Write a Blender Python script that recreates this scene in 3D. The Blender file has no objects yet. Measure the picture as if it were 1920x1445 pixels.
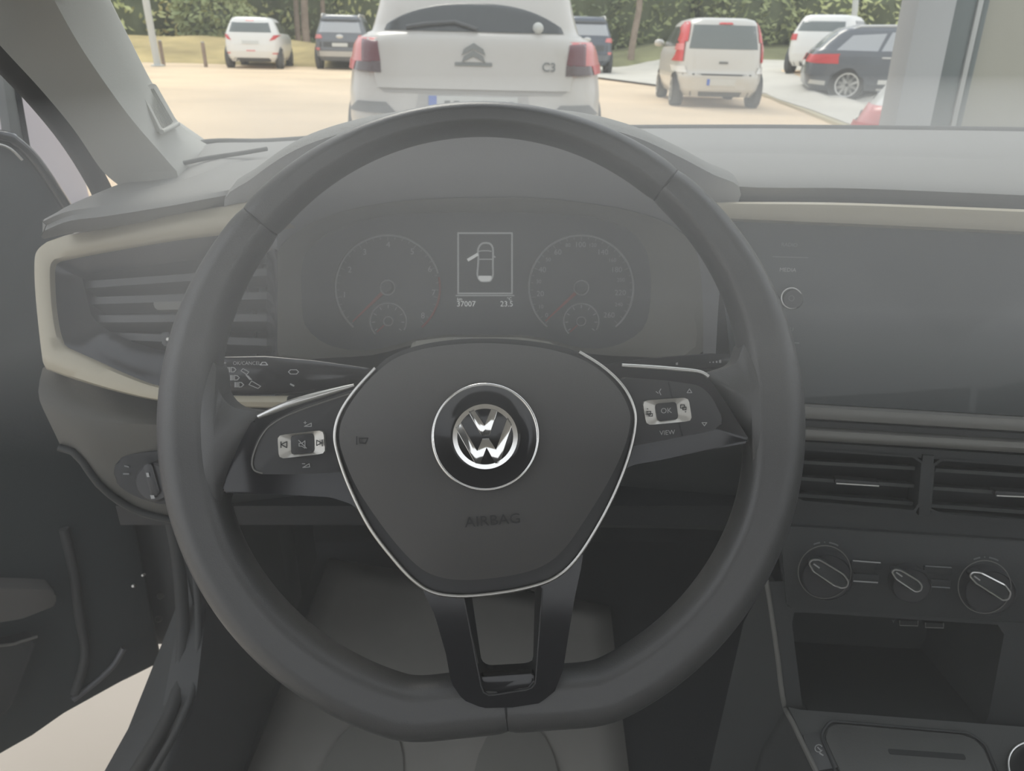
import bpy, bmesh, math, random
from mathutils import Vector, Matrix, noise
random.seed(7)
SC = bpy.context.scene
COL = SC.collection
V = Vector

# ------------------------------------------------------------------ camera
F, CX, CY = 1440.0, 960.0, 722.5          # focal length in pixels of the 1920x1445 frame
TH = math.radians(24.2)
CAM = V((0, 0, 1.03))
AX = V((0, math.cos(TH), -math.sin(TH)))
UP = V((0, math.sin(TH), math.cos(TH)))
RT = V((1, 0, 0))
cam = bpy.data.cameras.new('camera')
cam.sensor_width = 36.0
cam.lens = F / 1920.0 * 36.0
cam.clip_start, cam.clip_end = 0.02, 400
cam.dof.use_dof = True
cam.dof.focus_distance = 0.43
cam.dof.aperture_fstop = 20.0
cam_o = bpy.data.objects.new('camera', cam)
COL.objects.link(cam_o)
cam_o.location = CAM
cam_o.rotation_euler = (math.radians(90) - TH, 0, 0)
SC.camera = cam_o

# ------------------------------------------------------------------ sky, sun, exposure
W = bpy.data.worlds.new('overcast_sky')
SC.world = W
W.use_nodes = True
nt = W.node_tree
bg = nt.nodes['Background']
tc = nt.nodes.new('ShaderNodeTexCoord')
sep = nt.nodes.new('ShaderNodeSeparateXYZ')
ramp = nt.nodes.new('ShaderNodeValToRGB')
nt.links.new(tc.outputs['Generated'], sep.inputs[0])
nt.links.new(sep.outputs['Z'], ramp.inputs[0])
nt.links.new(ramp.outputs[0], bg.inputs[0])
ramp.color_ramp.elements[0].position = 0.0
ramp.color_ramp.elements[0].color = (0.93, 0.95, 0.97, 1)
ramp.color_ramp.elements[1].position = 0.7
ramp.color_ramp.elements[1].color = (0.86, 0.92, 1.0, 1)
bg.inputs[1].default_value = 1.35
sun = bpy.data.lights.new('sun', 'SUN')
sun.energy = 1.6
sun.angle = math.radians(25)
sun.color = (1.0, 0.94, 0.84)
sun_o = bpy.data.objects.new('sun', sun)
COL.objects.link(sun_o)
sun_o.location = (0, 0, 20)
sun_o.rotation_euler = (math.radians(-38), math.radians(-14), 0)
vs = SC.view_settings
vs.view_transform = 'Standard'
vs.look = 'None'
vs.gamma = 1.0
vs.exposure = 0.0
vs.use_curve_mapping = False
SC.cycles.use_denoising = True
SC.cycles.max_bounces = 6
SC.cycles.use_adaptive_sampling = True
SC.cycles.adaptive_threshold = .03
SC.cycles.transparent_max_bounces = 12

# ------------------------------------------------------------------ pixel rays
def ray(px, py): return AX + RT * ((px - CX) / F) + UP * ((CY - py) / F)
def atD(px, py, d): return CAM + ray(px, py) * d
def atY(px, py, y):
    r = ray(px, py); return CAM + r * (y / r.y)
def atZ(px, py, z):
    r = ray(px, py); return CAM + r * ((z - CAM.z) / r.z)
def D(pts, d): return [atD(x, y, d) for x, y in pts]
class Plane:
    def __init__(s, p, n): s.p, s.n = p, n.normalized()
    def hit(s, px, py):
        r = ray(px, py); return CAM + r * ((s.p - CAM).dot(s.n) / r.dot(s.n))
    def pts(s, pts): return [s.hit(x, y) for x, y in pts]
    def off(s, d): return Plane(s.p + s.n * d, s.n)
def DP(d): return Plane(CAM + AX * d, -AX)

# ------------------------------------------------------------------ 2-D helpers (any tuples)
def cr(pts, n=8, closed=False):
    pts = [V(p) for p in pts]; m = len(pts); out = []
    for i in range(m if closed else m - 1):
        g = (lambda k: pts[k % m]) if closed else (lambda k: pts[max(0, min(m - 1, k))])
        p0, p1, p2, p3 = g(i - 1), g(i), g(i + 1), g(i + 2)
        for j in range(n):
            t = j / n
            out.append(0.5 * ((2 * p1) + (p2 - p0) * t + (2 * p0 - 5 * p1 + 4 * p2 - p3) * t * t + (3 * p1 - p0 - 3 * p2 + p3) * t ** 3))
    if not closed: out.append(pts[-1].copy())
    return [tuple(p) for p in out]
def rp(pts, r, n=4):
    out = []; m = len(pts)
    for i in range(m):
        a, b, c = V(pts[i - 1]), V(pts[i]), V(pts[(i + 1) % m])
        u, w = (a - b), (c - b); lu, lw = u.length, w.length
        k = min(r, lu * .48, lw * .48)
        p, q = b + u / lu * k, b + w / lw * k
        for j in range(n + 1):
            t = j / n; out.append(tuple((1 - t) ** 2 * p + 2 * t * (1 - t) * b + t * t * q))
    return out
def angular(poly, c, n):
    out = []; m = len(poly)
    for i in range(n):
        a = 2 * math.pi * i / n; d = (math.cos(a), math.sin(a)); best = 0
        for j in range(m):
            x1, y1 = poly[j][0] - c[0], poly[j][1] - c[1]; x2, y2 = poly[(j + 1) % m][0] - c[0], poly[(j + 1) % m][1] - c[1]
            ex, ey = x2 - x1, y2 - y1; den = d[0] * ey - d[1] * ex
            if abs(den) < 1e-9: continue
            t = (x1 * ey - y1 * ex) / den; s = (x1 * d[1] - y1 * d[0]) / den
            if t > 0 and -1e-6 <= s <= 1 + 1e-6: best = max(best, t)
        out.append((c[0] + d[0] * best, c[1] + d[1] * best))
    return out
def resample(pts, n):
    pts = [V(p) for p in pts]; L = [0]
    for a, b in zip(pts, pts[1:]): L.append(L[-1] + (b - a).length)
    out = []; k = 0
    for i in range(n):
        s = L[-1] * i / (n - 1)
        while k < len(L) - 2 and L[k + 1] < s: k += 1
        t = (s - L[k]) / max(1e-12, L[k + 1] - L[k]); out.append(tuple(pts[k].lerp(pts[k + 1], t)))
    return out
def arc(cx, cy, r, a0, a1, n=40): return [(cx + r * math.cos(math.radians(a0 + (a1 - a0) * i / n)), cy - r * math.sin(math.radians(a0 + (a1 - a0) * i / n))) for i in range(n + 1)]
def circ(cx, cy, r, n=40): return [(cx + r * math.cos(2 * math.pi * i / n), cy - r * math.sin(2 * math.pi * i / n)) for i in range(n)]

# ------------------------------------------------------------------ materials
MATS = {}
def lin(c):
    f = lambda v: v / 12.92 if v <= .04045 else ((v + .055) / 1.055) ** 2.4
    return tuple(f(v / 255) for v in c) + (1,)
def mat(name, rgb, rough=.6, metal=0, grain=None, var=0, emit=0, spec=.5, coat=0, varscale=6):
    if name in MATS: return MATS[name]
    m = bpy.data.materials.new(name); m.use_nodes = True; t = m.node_tree
    b = t.nodes['Principled BSDF']
    c = rgb if len(rgb) == 4 else tuple(rgb) + (1,)
    b.inputs['Base Color'].default_value = c
    b.inputs['Roughness'].default_value = rough
    b.inputs['Metallic'].default_value = metal
    b.inputs['Specular IOR Level'].default_value = spec
    b.inputs['Coat Weight'].default_value = coat
    g = None
    if grain or var:
        g = t.nodes.new('ShaderNodeTexCoord')
    if grain:
        sc_, st = grain
        n = t.nodes.new('ShaderNodeTexNoise'); n.inputs['Scale'].default_value = sc_; n.inputs['Detail'].default_value = 3
        bp = t.nodes.new('ShaderNodeBump'); bp.inputs['Strength'].default_value = st; bp.inputs['Distance'].default_value = .0006
        t.links.new(g.outputs['Object'], n.inputs['Vector']); t.links.new(n.outputs['Fac'], bp.inputs['Height']); t.links.new(bp.outputs[0], b.inputs['Normal'])
    if var:
        n = t.nodes.new('ShaderNodeTexNoise'); n.inputs['Scale'].default_value = varscale; n.inputs['Detail'].default_value = 5
        rr = t.nodes.new('ShaderNodeValToRGB')
        rr.color_ramp.elements[0].color = tuple(v * (1 - var) for v in c[:3]) + (1,); rr.color_ramp.elements[1].color = tuple(min(1, v * (1 + var)) for v in c[:3]) + (1,)
        rr.color_ramp.elements[0].position = .3; rr.color_ramp.elements[1].position = .7
        t.links.new(g.outputs['Object'], n.inputs['Vector']); t.links.new(n.outputs['Fac'], rr.inputs[0]); t.links.new(rr.outputs[0], b.inputs['Base Color'])
    if emit:
        b.inputs['Emission Color'].default_value = c; b.inputs['Emission Strength'].default_value = emit
    MATS[name] = m
    return m
def glass(name, tint, clear, rough=.02, film=(.8, .8, .8)):
    m = bpy.data.materials.new(name); m.use_nodes = True; t = m.node_tree; t.nodes.clear()
    o = t.nodes.new('ShaderNodeOutputMaterial'); tr = t.nodes.new('ShaderNodeBsdfTransparent'); tr.inputs[0].default_value = tuple(tint) + (1,)
    gl = t.nodes.new('ShaderNodeBsdfGlossy'); gl.inputs['Roughness'].default_value = rough
    df = t.nodes.new('ShaderNodeBsdfDiffuse'); df.inputs[0].default_value = tuple(film) + (1,)
    lw = t.nodes.new('ShaderNodeLayerWeight'); lw.inputs[0].default_value = .5
    pw = t.nodes.new('ShaderNodeMath'); pw.operation = 'POWER'; pw.inputs[1].default_value = 5
    fr = t.nodes.new('ShaderNodeMath'); fr.operation = 'MULTIPLY_ADD'; fr.inputs[1].default_value = .6; fr.inputs[2].default_value = .04
    t.links.new(lw.outputs['Facing'], pw.inputs[0]); t.links.new(pw.outputs[0], fr.inputs[0])
    m1 = t.nodes.new('ShaderNodeMixShader'); m1.inputs[0].default_value = clear
    m2 = t.nodes.new('ShaderNodeMixShader')
    t.links.new(df.outputs[0], m1.inputs[1]); t.links.new(tr.outputs[0], m1.inputs[2])
    t.links.new(fr.outputs[0], m2.inputs[0]); t.links.new(m1.outputs[0], m2.inputs[1]); t.links.new(gl.outputs[0], m2.inputs[2])
    t.links.new(m2.outputs[0], o.inputs[0]); MATS[name] = m
    return m
K = .085
M_PAD = mat('dash_soft_plastic', (.25, .247, .232), .62, grain=(900, .25))
M_HOOD = mat('hood_plastic', (.42, .425, .43), .7, grain=(900, .25))
M_LOW = mat('lower_dash_plastic', (.14, .136, .122), .65, grain=(900, .2))
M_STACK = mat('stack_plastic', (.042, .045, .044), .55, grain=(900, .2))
M_LEATHER = mat('wheel_leather', (.078, .078, .076), .38, grain=(1400, .22), spec=.75)
M_AIRBAG = mat('airbag_plastic', (.09, .088, .084), .55, grain=(1400, .2))
M_GLOSS = mat('gloss_black', (.018, .018, .02), .1)
M_BLACK = mat('black_plastic', (.022, .023, .024), .55)
M_SATIN = mat('satin_black', (.045, .045, .046), .45)
M_CHROME = mat('chrome', (.86, .85, .82), .08, metal=1)
M_SATCH = mat('satin_chrome', (.78, .77, .73), .28, metal=1)
M_SILVER = mat('silver_button', (.62, .60, .55), .35, metal=.55)
M_BEIGE = mat('champagne_trim', (.46, .415, .31), .38, metal=.15)
M_STRIPG = mat('grey_trim', (.20, .197, .18), .4, metal=.1)
M_MARK = mat('print_grey', (.42, .42, .41), .6)
M_MARKD = mat('print_dim', (.55, .555, .55), .6)
M_DIMK = mat('print_faint', (.20, .205, .205), .6)
M_LCD = mat('lcd_white', (.75, .76, .74), .5, emit=.45)
M_DARKP = mat('print_dark', (.03, .03, .03), .6)
M_DIAL = mat('dial_face', (.14, .145, .143), .6)
M_RED = mat('needle_red', (.42, .10, .07), .5)
M_CARPET = mat('carpet', (.03, .032, .032), .95, grain=(500, .6))
M_RUBBER = mat('rubber_seal', (.03, .031, .03), .7)

# ------------------------------------------------------------------ object helpers
def tag(o, label=None, cat=None, group=None, kind=None):
    if label: o['label'] = label
    if cat: o['category'] = cat
    if group: o['group'] = group
    if kind: o['kind'] = kind
    return o
def empty(name, loc=(0, 0, 0), label=None, cat=None, group=None, kind=None):
    o = bpy.data.objects.new(name, None); COL.objects.link(o); o.location = loc; o.empty_display_size = .05
    return tag(o, label, cat, group, kind)
def link(name, me, m, parent=None, local=False, angle=40):
    for p in me.polygons: p.use_smooth = True
    try: me.set_sharp_from_angle(angle=math.radians(angle))
    except Exception: pass
    o = bpy.data.objects.new(name, me); COL.objects.link(o)
    if m:
        me.materials.append(m)
    if parent:
        o.parent = parent
        if not local:
            o.matrix_parent_inverse = Matrix.Translation(-V(parent.location)) if parent.type == 'EMPTY' else Matrix.Identity(4)
    return o
def mk(name, vs_, fs, m, parent=None, local=False, angle=40):
    me = bpy.data.meshes.new(name); me.from_pydata([tuple(v) for v in vs_], [], fs)
    b = bmesh.new(); b.from_mesh(me); bmesh.ops.recalc_face_normals(b, faces=b.faces); b.to_mesh(me); b.free()
    return link(name, me, m, parent, local, angle)
def bmo(name, b, m, parent=None, local=False, angle=40):
    me = bpy.data.meshes.new(name); bmesh.ops.recalc_face_normals(b, faces=b.faces); b.to_mesh(me); b.free()
    return link(name, me, m, parent, local, angle)
def prism(name, out, n, depth, m, parent=None, bevel=0, segs=2, local=False):
    n = n.normalized(); b = bmesh.new()
    f = [b.verts.new(p) for p in out]; k = [b.verts.new(V(p) - n * depth) for p in out]; N = len(out)
    b.faces.new(f); b.faces.new(k[::-1])
    for i in range(N): b.faces.new((f[i], f[(i + 1) % N], k[(i + 1) % N], k[i]))
    if bevel:
        b.edges.ensure_lookup_table(); fs_ = set(f)
        ed = [e for e in b.edges if e.verts[0] in fs_ and e.verts[1] in fs_]
        try: bmesh.ops.bevel(b, geom=ed, offset=bevel, segments=segs, profile=.5, affect='EDGES', clamp_overlap=True)
        except Exception: pass
    return bmo(name, b, m, parent, local)
def ringp(name, outer, inner, n, depth, m, parent=None, lip=0):
    n = n.normalized(); N = len(outer); v = []; f = []
    loops = [[V(p) - n * depth for p in outer], [V(p) - n * lip for p in outer], list(outer), list(inner), [V(p) - n * depth for p in inner]]
    if not lip: loops.pop(1)
    for l in loops: v += l
    for r in range(len(loops)):
        r2 = (r + 1) % len(loops)
        for i in range(N): f.append((r * N + i, r * N + (i + 1) % N, r2 * N + (i + 1) % N, r2 * N + i))
    return mk(name, v, f, m, parent)
def loft(name, rows, m, parent=None, closed=False, thick=0, local=False, angle=40, caps=False):
    N = len(rows[0]); v = [p for r in rows for p in r]; f = []
    for r in range(len(rows) - 1):
        for i in range(N if closed else N - 1):
            f.append((r * N + i, r * N + (i + 1) % N, (r + 1) * N + (i + 1) % N, (r + 1) * N + i))
    if caps:
        f.append(tuple(range(N))); f.append(tuple(range((len(rows) - 1) * N, len(rows) * N)))
    o = mk(name, v, f, m, parent, local, angle)
    if thick:
        s = o.modifiers.new('thickness', 'SOLIDIFY'); s.thickness = thick; s.offset = 0
    return o
def dome(name, out, n, h, depth, m, parent=None, rings=7, p=2.2, center=None):
    n = n.normalized(); N = len(out); c = center or sum((V(q) for q in out), V((0, 0, 0))) / N
    rows = [[V(q) - n * depth for q in out]]
    for k in range(rings):
        t = 1 - k / rings; rows.append([c + (V(q) - c) * t + n * (h * (1 - t ** p)) for q in out])
    v = [q for r in rows for q in r] + [c + n * h]; f = []
    for r in range(len(rows) - 1):
        for i in range(N): f.append((r * N + i, r * N + (i + 1) % N, (r + 1) * N + (i + 1) % N, (r + 1) * N + i))
    L = (len(rows) - 1) * N
    for i in range(N): f.append((L + i, L + (i + 1) % N, len(v) - 1))
    return mk(name, v, f, m, parent)
def tube(name, path, r, m, parent=None, closed=False, seg=8, local=False):
    path = [V(p) for p in path]; N = len(path); v = []; f = []; up = None
    for i, p in enumerate(path):
        t = ((path[(i + 1) % N] - path[i - 1]) if closed else (path[min(N - 1, i + 1)] - path[max(0, i - 1)])).normalized()
        if up is None:
            up = t.orthogonal().normalized()
        up = (up - t * up.dot(t)).normalized(); sd = t.cross(up)
        rr = r(i / max(1, N - 1)) if callable(r) else r
        v += [p + (up * math.cos(2 * math.pi * k / seg) + sd * math.sin(2 * math.pi * k / seg)) * rr for k in range(seg)]
    for i in range(N if closed else N - 1):
        j = (i + 1) % N
        sh = 0
        if closed and i == N - 1:
            sh = min(range(seg), key=lambda s: (v[i * seg] - v[s]).length)
        for k in range(seg): f.append((i * seg + k, i * seg + (k + 1) % seg, j * seg + (k + 1 + sh) % seg, j * seg + (k + sh) % seg))
    if not closed: f.append(tuple(range(seg))[::-1]); f.append(tuple(range((N - 1) * seg, N * seg)))
    return mk(name, v, f, m, parent, local, 60)
def box(name, c, s, m, parent=None, bevel=0, local=False, rot=None):
    b = bmesh.new(); bmesh.ops.create_cube(b, size=1)
    for q in b.verts:
        w = V((q.co.x * s[0], q.co.y * s[1], q.co.z * s[2]))
        if rot: w = rot @ w
        q.co = w + V(c)
    if bevel: bmesh.ops.bevel(b, geom=b.edges[:], offset=bevel, segments=2, profile=.5, affect='EDGES')
    return bmo(name, b, m, parent, local)
DG = None
def text(name, s, pl, px, py, hpx, m, parent, rot=0, thick=.0002, lift=.0004, sx=1.0, bold=0):
    cu = bpy.data.curves.new(name, 'FONT'); cu.body = s; cu.align_x = 'CENTER'; cu.align_y = 'CENTER'; cu.size = 1; cu.offset = bold; cu.resolution_u = 3
    t = bpy.data.objects.new(name, cu); COL.objects.link(t)
    me = bpy.data.meshes.new_from_object(t.evaluated_get(bpy.context.evaluated_depsgraph_get()))
    bpy.data.objects.remove(t); bpy.data.curves.remove(cu)
    p = pl.hit(px, py); ex = (pl.hit(px + 4, py) - pl.hit(px - 4, py)); u = ex.length / 8; ex.normalize(); ey = pl.n.cross(ex).normalized()
    c, sn = math.cos(rot), math.sin(rot); e1 = ex * c + ey * sn; e2 = ey * c - ex * sn
    k = hpx * u / .70
    for q in me.vertices: q.co = p + pl.n * lift + e1 * (q.co.x * k * sx) + e2 * (q.co.y * k)
    me.name = name
    return link(name, me, m, parent)
def decal(name, polys, pl, m, parent, lift=.0004):
    b = bmesh.new()
    for po in polys:
        f = [b.verts.new(pl.hit(x, y) + pl.n * lift) for x, y in po]; k = [b.verts.new(q.co - pl.n * (lift * .9)) for q in f]; N = len(f)
        b.faces.new(f)
        for i in range(N): b.faces.new((f[i], f[(i + 1) % N], k[(i + 1) % N], k[i]))
    return bmo(name, b, m, parent)
def stroke(pts, w, closed=False):
    """quads along a pixel polyline"""
    out = []; n = len(pts)
    for i in range(n if closed else n - 1):
        a, b = V(pts[i]), V(pts[(i + 1) % n]); d = (b - a)
        if d.length < 1e-6: continue
        d.normalize(); q = V((-d.y, d.x)) * w / 2; e = d * w * .3
        out.append([tuple(a - e + q), tuple(b + e + q), tuple(b + e - q), tuple(a - e - q)])
    return out
def lathe(b, prof, axis_o, ax, seg=24):
    ax = ax.normalized(); u = ax.orthogonal().normalized(); w = ax.cross(u); rows = []
    for r, h in prof: rows.append([b.verts.new(axis_o + ax * h + (u * math.cos(2 * math.pi * k / seg) + w * math.sin(2 * math.pi * k / seg)) * r) for k in range(seg)])
    for a, c in zip(rows, rows[1:]):
        for k in range(seg): b.faces.new((a[k], a[(k + 1) % seg], c[(k + 1) % seg], c[k]))
    b.faces.new(rows[0]); b.faces.new(rows[-1][::-1])
# ================================================================== SETTING
def sst(t): t = max(0, min(1, t)); return t * t * (3 - 2 * t)
def gh(x, y):
    return -.028 * x * sst((y - 2.5) / 2.5) + .5 * sst((y - 17) / 5) * sst((x - 4.5) / 3)
def ground(px, py):
    r = ray(px, py); d = 1.0
    for _ in range(4000):
        p = CAM + r * d
        if p.z < gh(p.x, p.y): return V((p.x, p.y, gh(p.x, p.y)))
        d *= 1.0015
    return p
def patchgrid(name, x0, x1, y0, y1, nx, ny, m, dz=0, keep=None):
    v = []; f = []
    for j in range(ny + 1):
        for i in range(nx + 1):
            x = x0 + (x1 - x0) * i / nx; y = y0 + (y1 - y0) * j / ny; v.append((x, y, gh(x, y) + dz))
    for j in range(ny):
        for i in range(nx):
            f.append((j * (nx + 1) + i, j * (nx + 1) + i + 1, (j + 1) * (nx + 1) + i + 1, (j + 1) * (nx + 1) + i))
    return mk(name, v, f, m)
M_SAND = mat('sandy_ground', (.74, .57, .38), .95, var=.14, varscale=.35)
M_CONC = mat('pale_concrete', (.60, .565, .49), .9, var=.06, varscale=.8)
M_TILE = mat('showroom_floor', (.56, .50, .42), .45, var=.05, varscale=2)
M_CURB = mat('curb', (.46, .40, .25), .9)
M_WALLL = mat('lavender_wall', (.47, .45, .48), .8, var=.06, varscale=1.2)
M_COLUMN = mat('grey_column', (.36, .37, .37), .5, var=.06, varscale=1.5)
M_FRAME = mat('dark_aluminium', (.10, .125, .125), .4, metal=.2)
M_FRAMEL = mat('light_aluminium', (.38, .39, .38), .35, metal=.4)
M_WALLR = mat('beige_wall', (.33, .32, .26), .8, var=.05, varscale=.9)
tag(patchgrid('ground', -45, 45, 5.2, 70, 60, 60, M_SAND), 'sandy beige earth of the open parking lot', 'ground', kind='structure')
tag(patchgrid('floor', -12, 8, -6, 5.2, 10, 10, M_TILE, .0), 'pale floor beside and under the parked car', 'floor', kind='structure')
# concrete lane on the right, following the ground
lane = [(1118, 120), (1118, 148), (1232, 163), (1436, 180), (1520, 212), (1600, 244), (2300, 330), (2300, 128), (1700, 112), (1440, 112), (1240, 106)]
lg = [ground(x, y) for x, y in lane]
bm_ = bmesh.new(); bm_.faces.new([bm_.verts.new(p) for p in lg]); bmesh.ops.triangulate(bm_, faces=bm_.faces)
bmesh.ops.subdivide_edges(bm_, edges=bm_.edges[:], cuts=6, use_grid_fill=True)
for v in bm_.verts: v.co.z = gh(v.co.x, v.co.y) + .06
tag(bmo('concrete_lane', bm_, M_CONC), 'pale concrete lane crossing the lot behind the silver minivan', 'lane', kind='structure')
cp = [ground(x, y) for x, y in resample([(1436, 180), (1520, 212), (1600, 244), (1800, 275)], 30)]
rows = [[V((p.x + a, p.y + b, gh(p.x, p.y) + h)) for p in cp] for a, b, h in ((-.12, -.05, 0), (-.12, -.05, .05), (.02, .05, .05), (.02, .05, 0))]
tag(loft('curb', rows, M_CURB), 'low olive yellow kerb edging the concrete lane', 'kerb', kind='structure')
# dry grassy bank on the left and the rise under the trees
M_BANK = mat('dry_grass_bank', (.44, .34, .15), .95, var=.35, varscale=.5)
M_BANKG = mat('green_verge', (.20, .20, .10), .95, var=.4, varscale=.4)
def bank(name, x0, x1, y0, y1, hgt, m, label):
    nx, ny = 40, 10; v = []; f = []
    for j in range(ny + 1):
        for i in range(nx + 1):
            x = x0 + (x1 - x0) * i / nx; y = y0 + (y1 - y0) * j / ny
            e = min(sst(i / 5), sst((nx - i) / 5))
            v.append((x, y, gh(x, y) - .05 + e * hgt * sst(j / ny * 1.4) + .25 * noise.noise((x * .35, y * .35, 3)) * sst(j / 3)))
    for j in range(ny):
        for i in range(nx): f.append((j * (nx + 1) + i, j * (nx + 1) + i + 1, (j + 1) * (nx + 1) + i + 1, (j + 1) * (nx + 1) + i))
    return tag(mk(name, v, f, m), label, 'bank', kind='structure')
bank('grass_bank', -30, -3.5, 27.5, 36, .75, M_BANK, 'dry yellow grass bank behind the white hatchback')
bank('green_verge', -5, 34, 36, 44, .7, M_BANKG, 'shady green verge under the trees behind the lot')
# building around the parked car
tag(box('wall_left', (-2.9, 2.6, 2.4), (.2, 5.1, 5.0), M_WALLL), 'pale lavender wall beyond the open driver door', 'wall', kind='structure')
def vpost(name, px0, px1, py, y, dep, m, label, cat, kind='structure', parent=None, h=3.4, bev=.004):
    a, b = atY(px0, py, y), atY(px1, py, y)
    o = box(name, ((a.x + b.x) / 2, y + dep / 2, h / 2 - .1), (b.x - a.x, dep, h), m, parent, bev)
    return tag(o, label, cat, kind=kind) if label else o
vpost('wall_column', 1677, 1744, 240, 3.30, .15, M_COLUMN, 'light grey square column in front of the dark wagon', 'column')
wf = empty('window_frame', atY(1770, 240, 3.45).xy.to_3d(), 'dark green grey aluminium window frame beside the grey column', 'window frame', kind='structure')
vpost('frame_post', 1741, 1782, 240, 3.41, .08, M_FRAME, None, None, parent=wf)
vpost('glazing_bead', 1782, 1792, 240, 3.40, .05, M_FRAMEL, None, None, parent=wf)
vpost('rebate', 1792, 1802, 240, 3.44, .05, M_FRAME, None, None, parent=wf)
a = atY(1800, 240, 3.47)
tag(box('wall_right', (a.x + 2.0, 3.55, 1.5), (4.0, .12, 3.4), M_WALLR), 'plain beige wall panel right of the window frame', 'wall', kind='structure')
# ================================================================== CABIN SHELL
M_HEAD = mat('headliner', (.50, .50, .48), .9)
M_TRIMD = mat('dark_trim', (.045, .047, .046), .7)
M_PILL = mat('pillar_trim_plastic', (.47, .468, .43), .75, grain=(700, .3))
tag(box('floor_pan', (.30, .30, .19), (1.46, 1.75, .02), M_CARPET), 'dark carpet of the driver footwell', 'floor', kind='structure')
tag(box('wall_front', (.30, 1.17, .53), (1.46, .03, .70), M_CARPET), 'dark footwell bulkhead under the dashboard', 'wall', kind='structure')
tag(box('ceiling', (.31, -.45, 1.43), (1.36, 1.55, .03), M_HEAD), 'light grey headliner of the car roof', 'ceiling', kind='structure')
tag(box('trim_1', (-.385, -.45, 1.375), (.09, 1.5, .12), M_HEAD, None, .02), 'grey roof rail trim above the driver door opening', 'roof rail', kind='structure')
tag(box('wall_b_pillar', (-.43, -.42, .82), (.06, .34, 1.22), M_TRIMD, None, .02), 'dark centre pillar behind the driver seat', 'pillar', kind='structure')
tag(box('wall_back', (.30, -1.25, .58), (1.46, .04, .78), M_TRIMD), 'dark rear bench back behind the driver', 'wall', kind='structure')
tag(box('wall_passenger', (1.05, .0, .56), (.04, 2.3, .74), M_TRIMD), 'dark passenger door panel', 'wall', kind='structure')
tag(box('wall_rear_door', (-.44, -.85, .56), (.04, .85, .74), M_TRIMD), 'dark rear door panel behind the driver', 'wall', kind='structure')
# kick panel, hinge pillar and sill
kp = empty('sill_trim', (-.38, .4, .2), 'dark plastic door sill and kick panel left of the footwell', 'sill', kind='structure')
rows = []
for y in [-.6, .0, .4, .62, .72, .80, .86, .92]:
    k = sst((y - .55) / .3)
    prof = [(-.435, .12), (-.438, .30), (-.425, .335), (-.38, .345 + .18 * k), (-.345, .335 + .25 * k), (-.335, .30 + .2 * k), (-.335, .18)]
    rows.append([V((x, y, z)) for x, z in prof])
loft('sill_cover', rows, M_TRIMD, kp)
box('hinge_pillar', (-.47, .955, .465), (.26, .12, .55), M_TRIMD, kp, .02)
box('kick_panel', (-.352, .90, .42), (.02, .42, .46), M_CARPET, kp, .004)
def atX(px, py, x):
    r = ray(px, py); return CAM + r * (x / r.x)
sp = [atX(x, y, -.368) for x, y in cr([(318, 955), (332, 1030), (340, 1110), (343, 1200), (334, 1290), (305, 1365), (258, 1445), (190, 1560)], 6)]
ds = tube('door_seal', sp, .0075, M_RUBBER)
tag(ds, 'black rubber seal along the door opening beside the sill', 'seal')
sp2 = [p + V((.018, 0, .004)) for p in sp]
tube('seal_lip', sp2, .004, M_TRIMD, ds)
# windscreen
farpx = [(330, 290, .80), (390, 268, .86), (500, 266, .94), (620, 258, .98), (760, 248, 1.01), (960, 242, 1.03), (1220, 240, 1.03), (1500, 240, 1.01), (1920, 245, .95), (2250, 252, .86)]
far = [V(p) for p in cr([tuple(atY(*p)) for p in farpx] + [(1.03, .78, .932)], 5)]
rows = []
for t in [0, .15, .3, .45, .6, .8, 1]:
    rows.append([V((b.x * (1 - .1 * t), b.y + (.36 - b.y) * t, b.z - .012 + (1.40 - b.z + .012) * t + .035 * math.sin(math.pi * t))) for b in far])
M_WIND = glass('windscreen_glass', (.97, .985, .97), .965)
tag(loft('window_1', rows, M_WIND), 'clear sloping windscreen above the dashboard', 'windscreen', kind='structure')
gk = tube('windscreen_seal', [p + V((0, -.004, .001)) for p in far], .0035, M_RUBBER)
tag(gk, 'thin dark seal along the foot of the windscreen', 'seal')
# A-pillar trim
PL_ = [(-90, -20, .33), (0, 85, .46), (80, 172, .53), (140, 245, .59), (190, 318, .64), (226, 350, .66)]
PM_ = [(30, -120, .33), (97, 0, .435), (160, 108, .52), (240, 220, .61), (300, 290, .665), (330, 324, .69)]
PR_ = [(120, -170, .46), (206, 0, .60), (245, 78, .68), (292, 168, .76), (345, 243, .82), (394, 272, .86)]
L3, M3, R3 = [[V(q) for q in cr([tuple(atY(*p)) for p in P], 6)] for P in (PL_, PM_, PR_)]
for q in (L3, M3, R3): q += [q[-1] + V((0, .004, -.02)), q[-1] + V((0, .01, -.05))]
ap = empty('pillar_trim', (-.32, .75, .92), 'grey plastic trim of the slanting pillar left of the windscreen', 'pillar trim')
rows = [[p + V((-.012, .06, .03)) for p in L3], [p + V((-.006, .02, .008)) for p in L3], L3]
for t in (.3, .6, .85): rows.append([a.lerp(b, t) + (V((.0, -.010, .006)) * math.sin(math.pi * t)) for a, b in zip(L3, M3)])
rows.append([b + V((.002, -.003, .002)) for b in M3])
for t in (.12, .4, .7, .95): rows.append([a.lerp(b, t) + V((.006, -.004, .004)) * math.sin(math.pi * t) for a, b in zip(M3, R3)])
rows += [R3, [p + V((-.004, .008, .002)) for p in R3], [p + V((-.04, .03, .02)) for p in R3]]
loft('pillar_cover', rows, M_PILL, ap, angle=50)
gp = Plane(atY(240, 222, .61), (atY(292, 168, .76) - atY(240, 222, .61)).cross(atY(330, 324, .69) - atY(240, 222, .61)))
if gp.n.dot(CAM - gp.p) < 0: gp.n = -gp.n
gp = gp.off(.0058)
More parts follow.
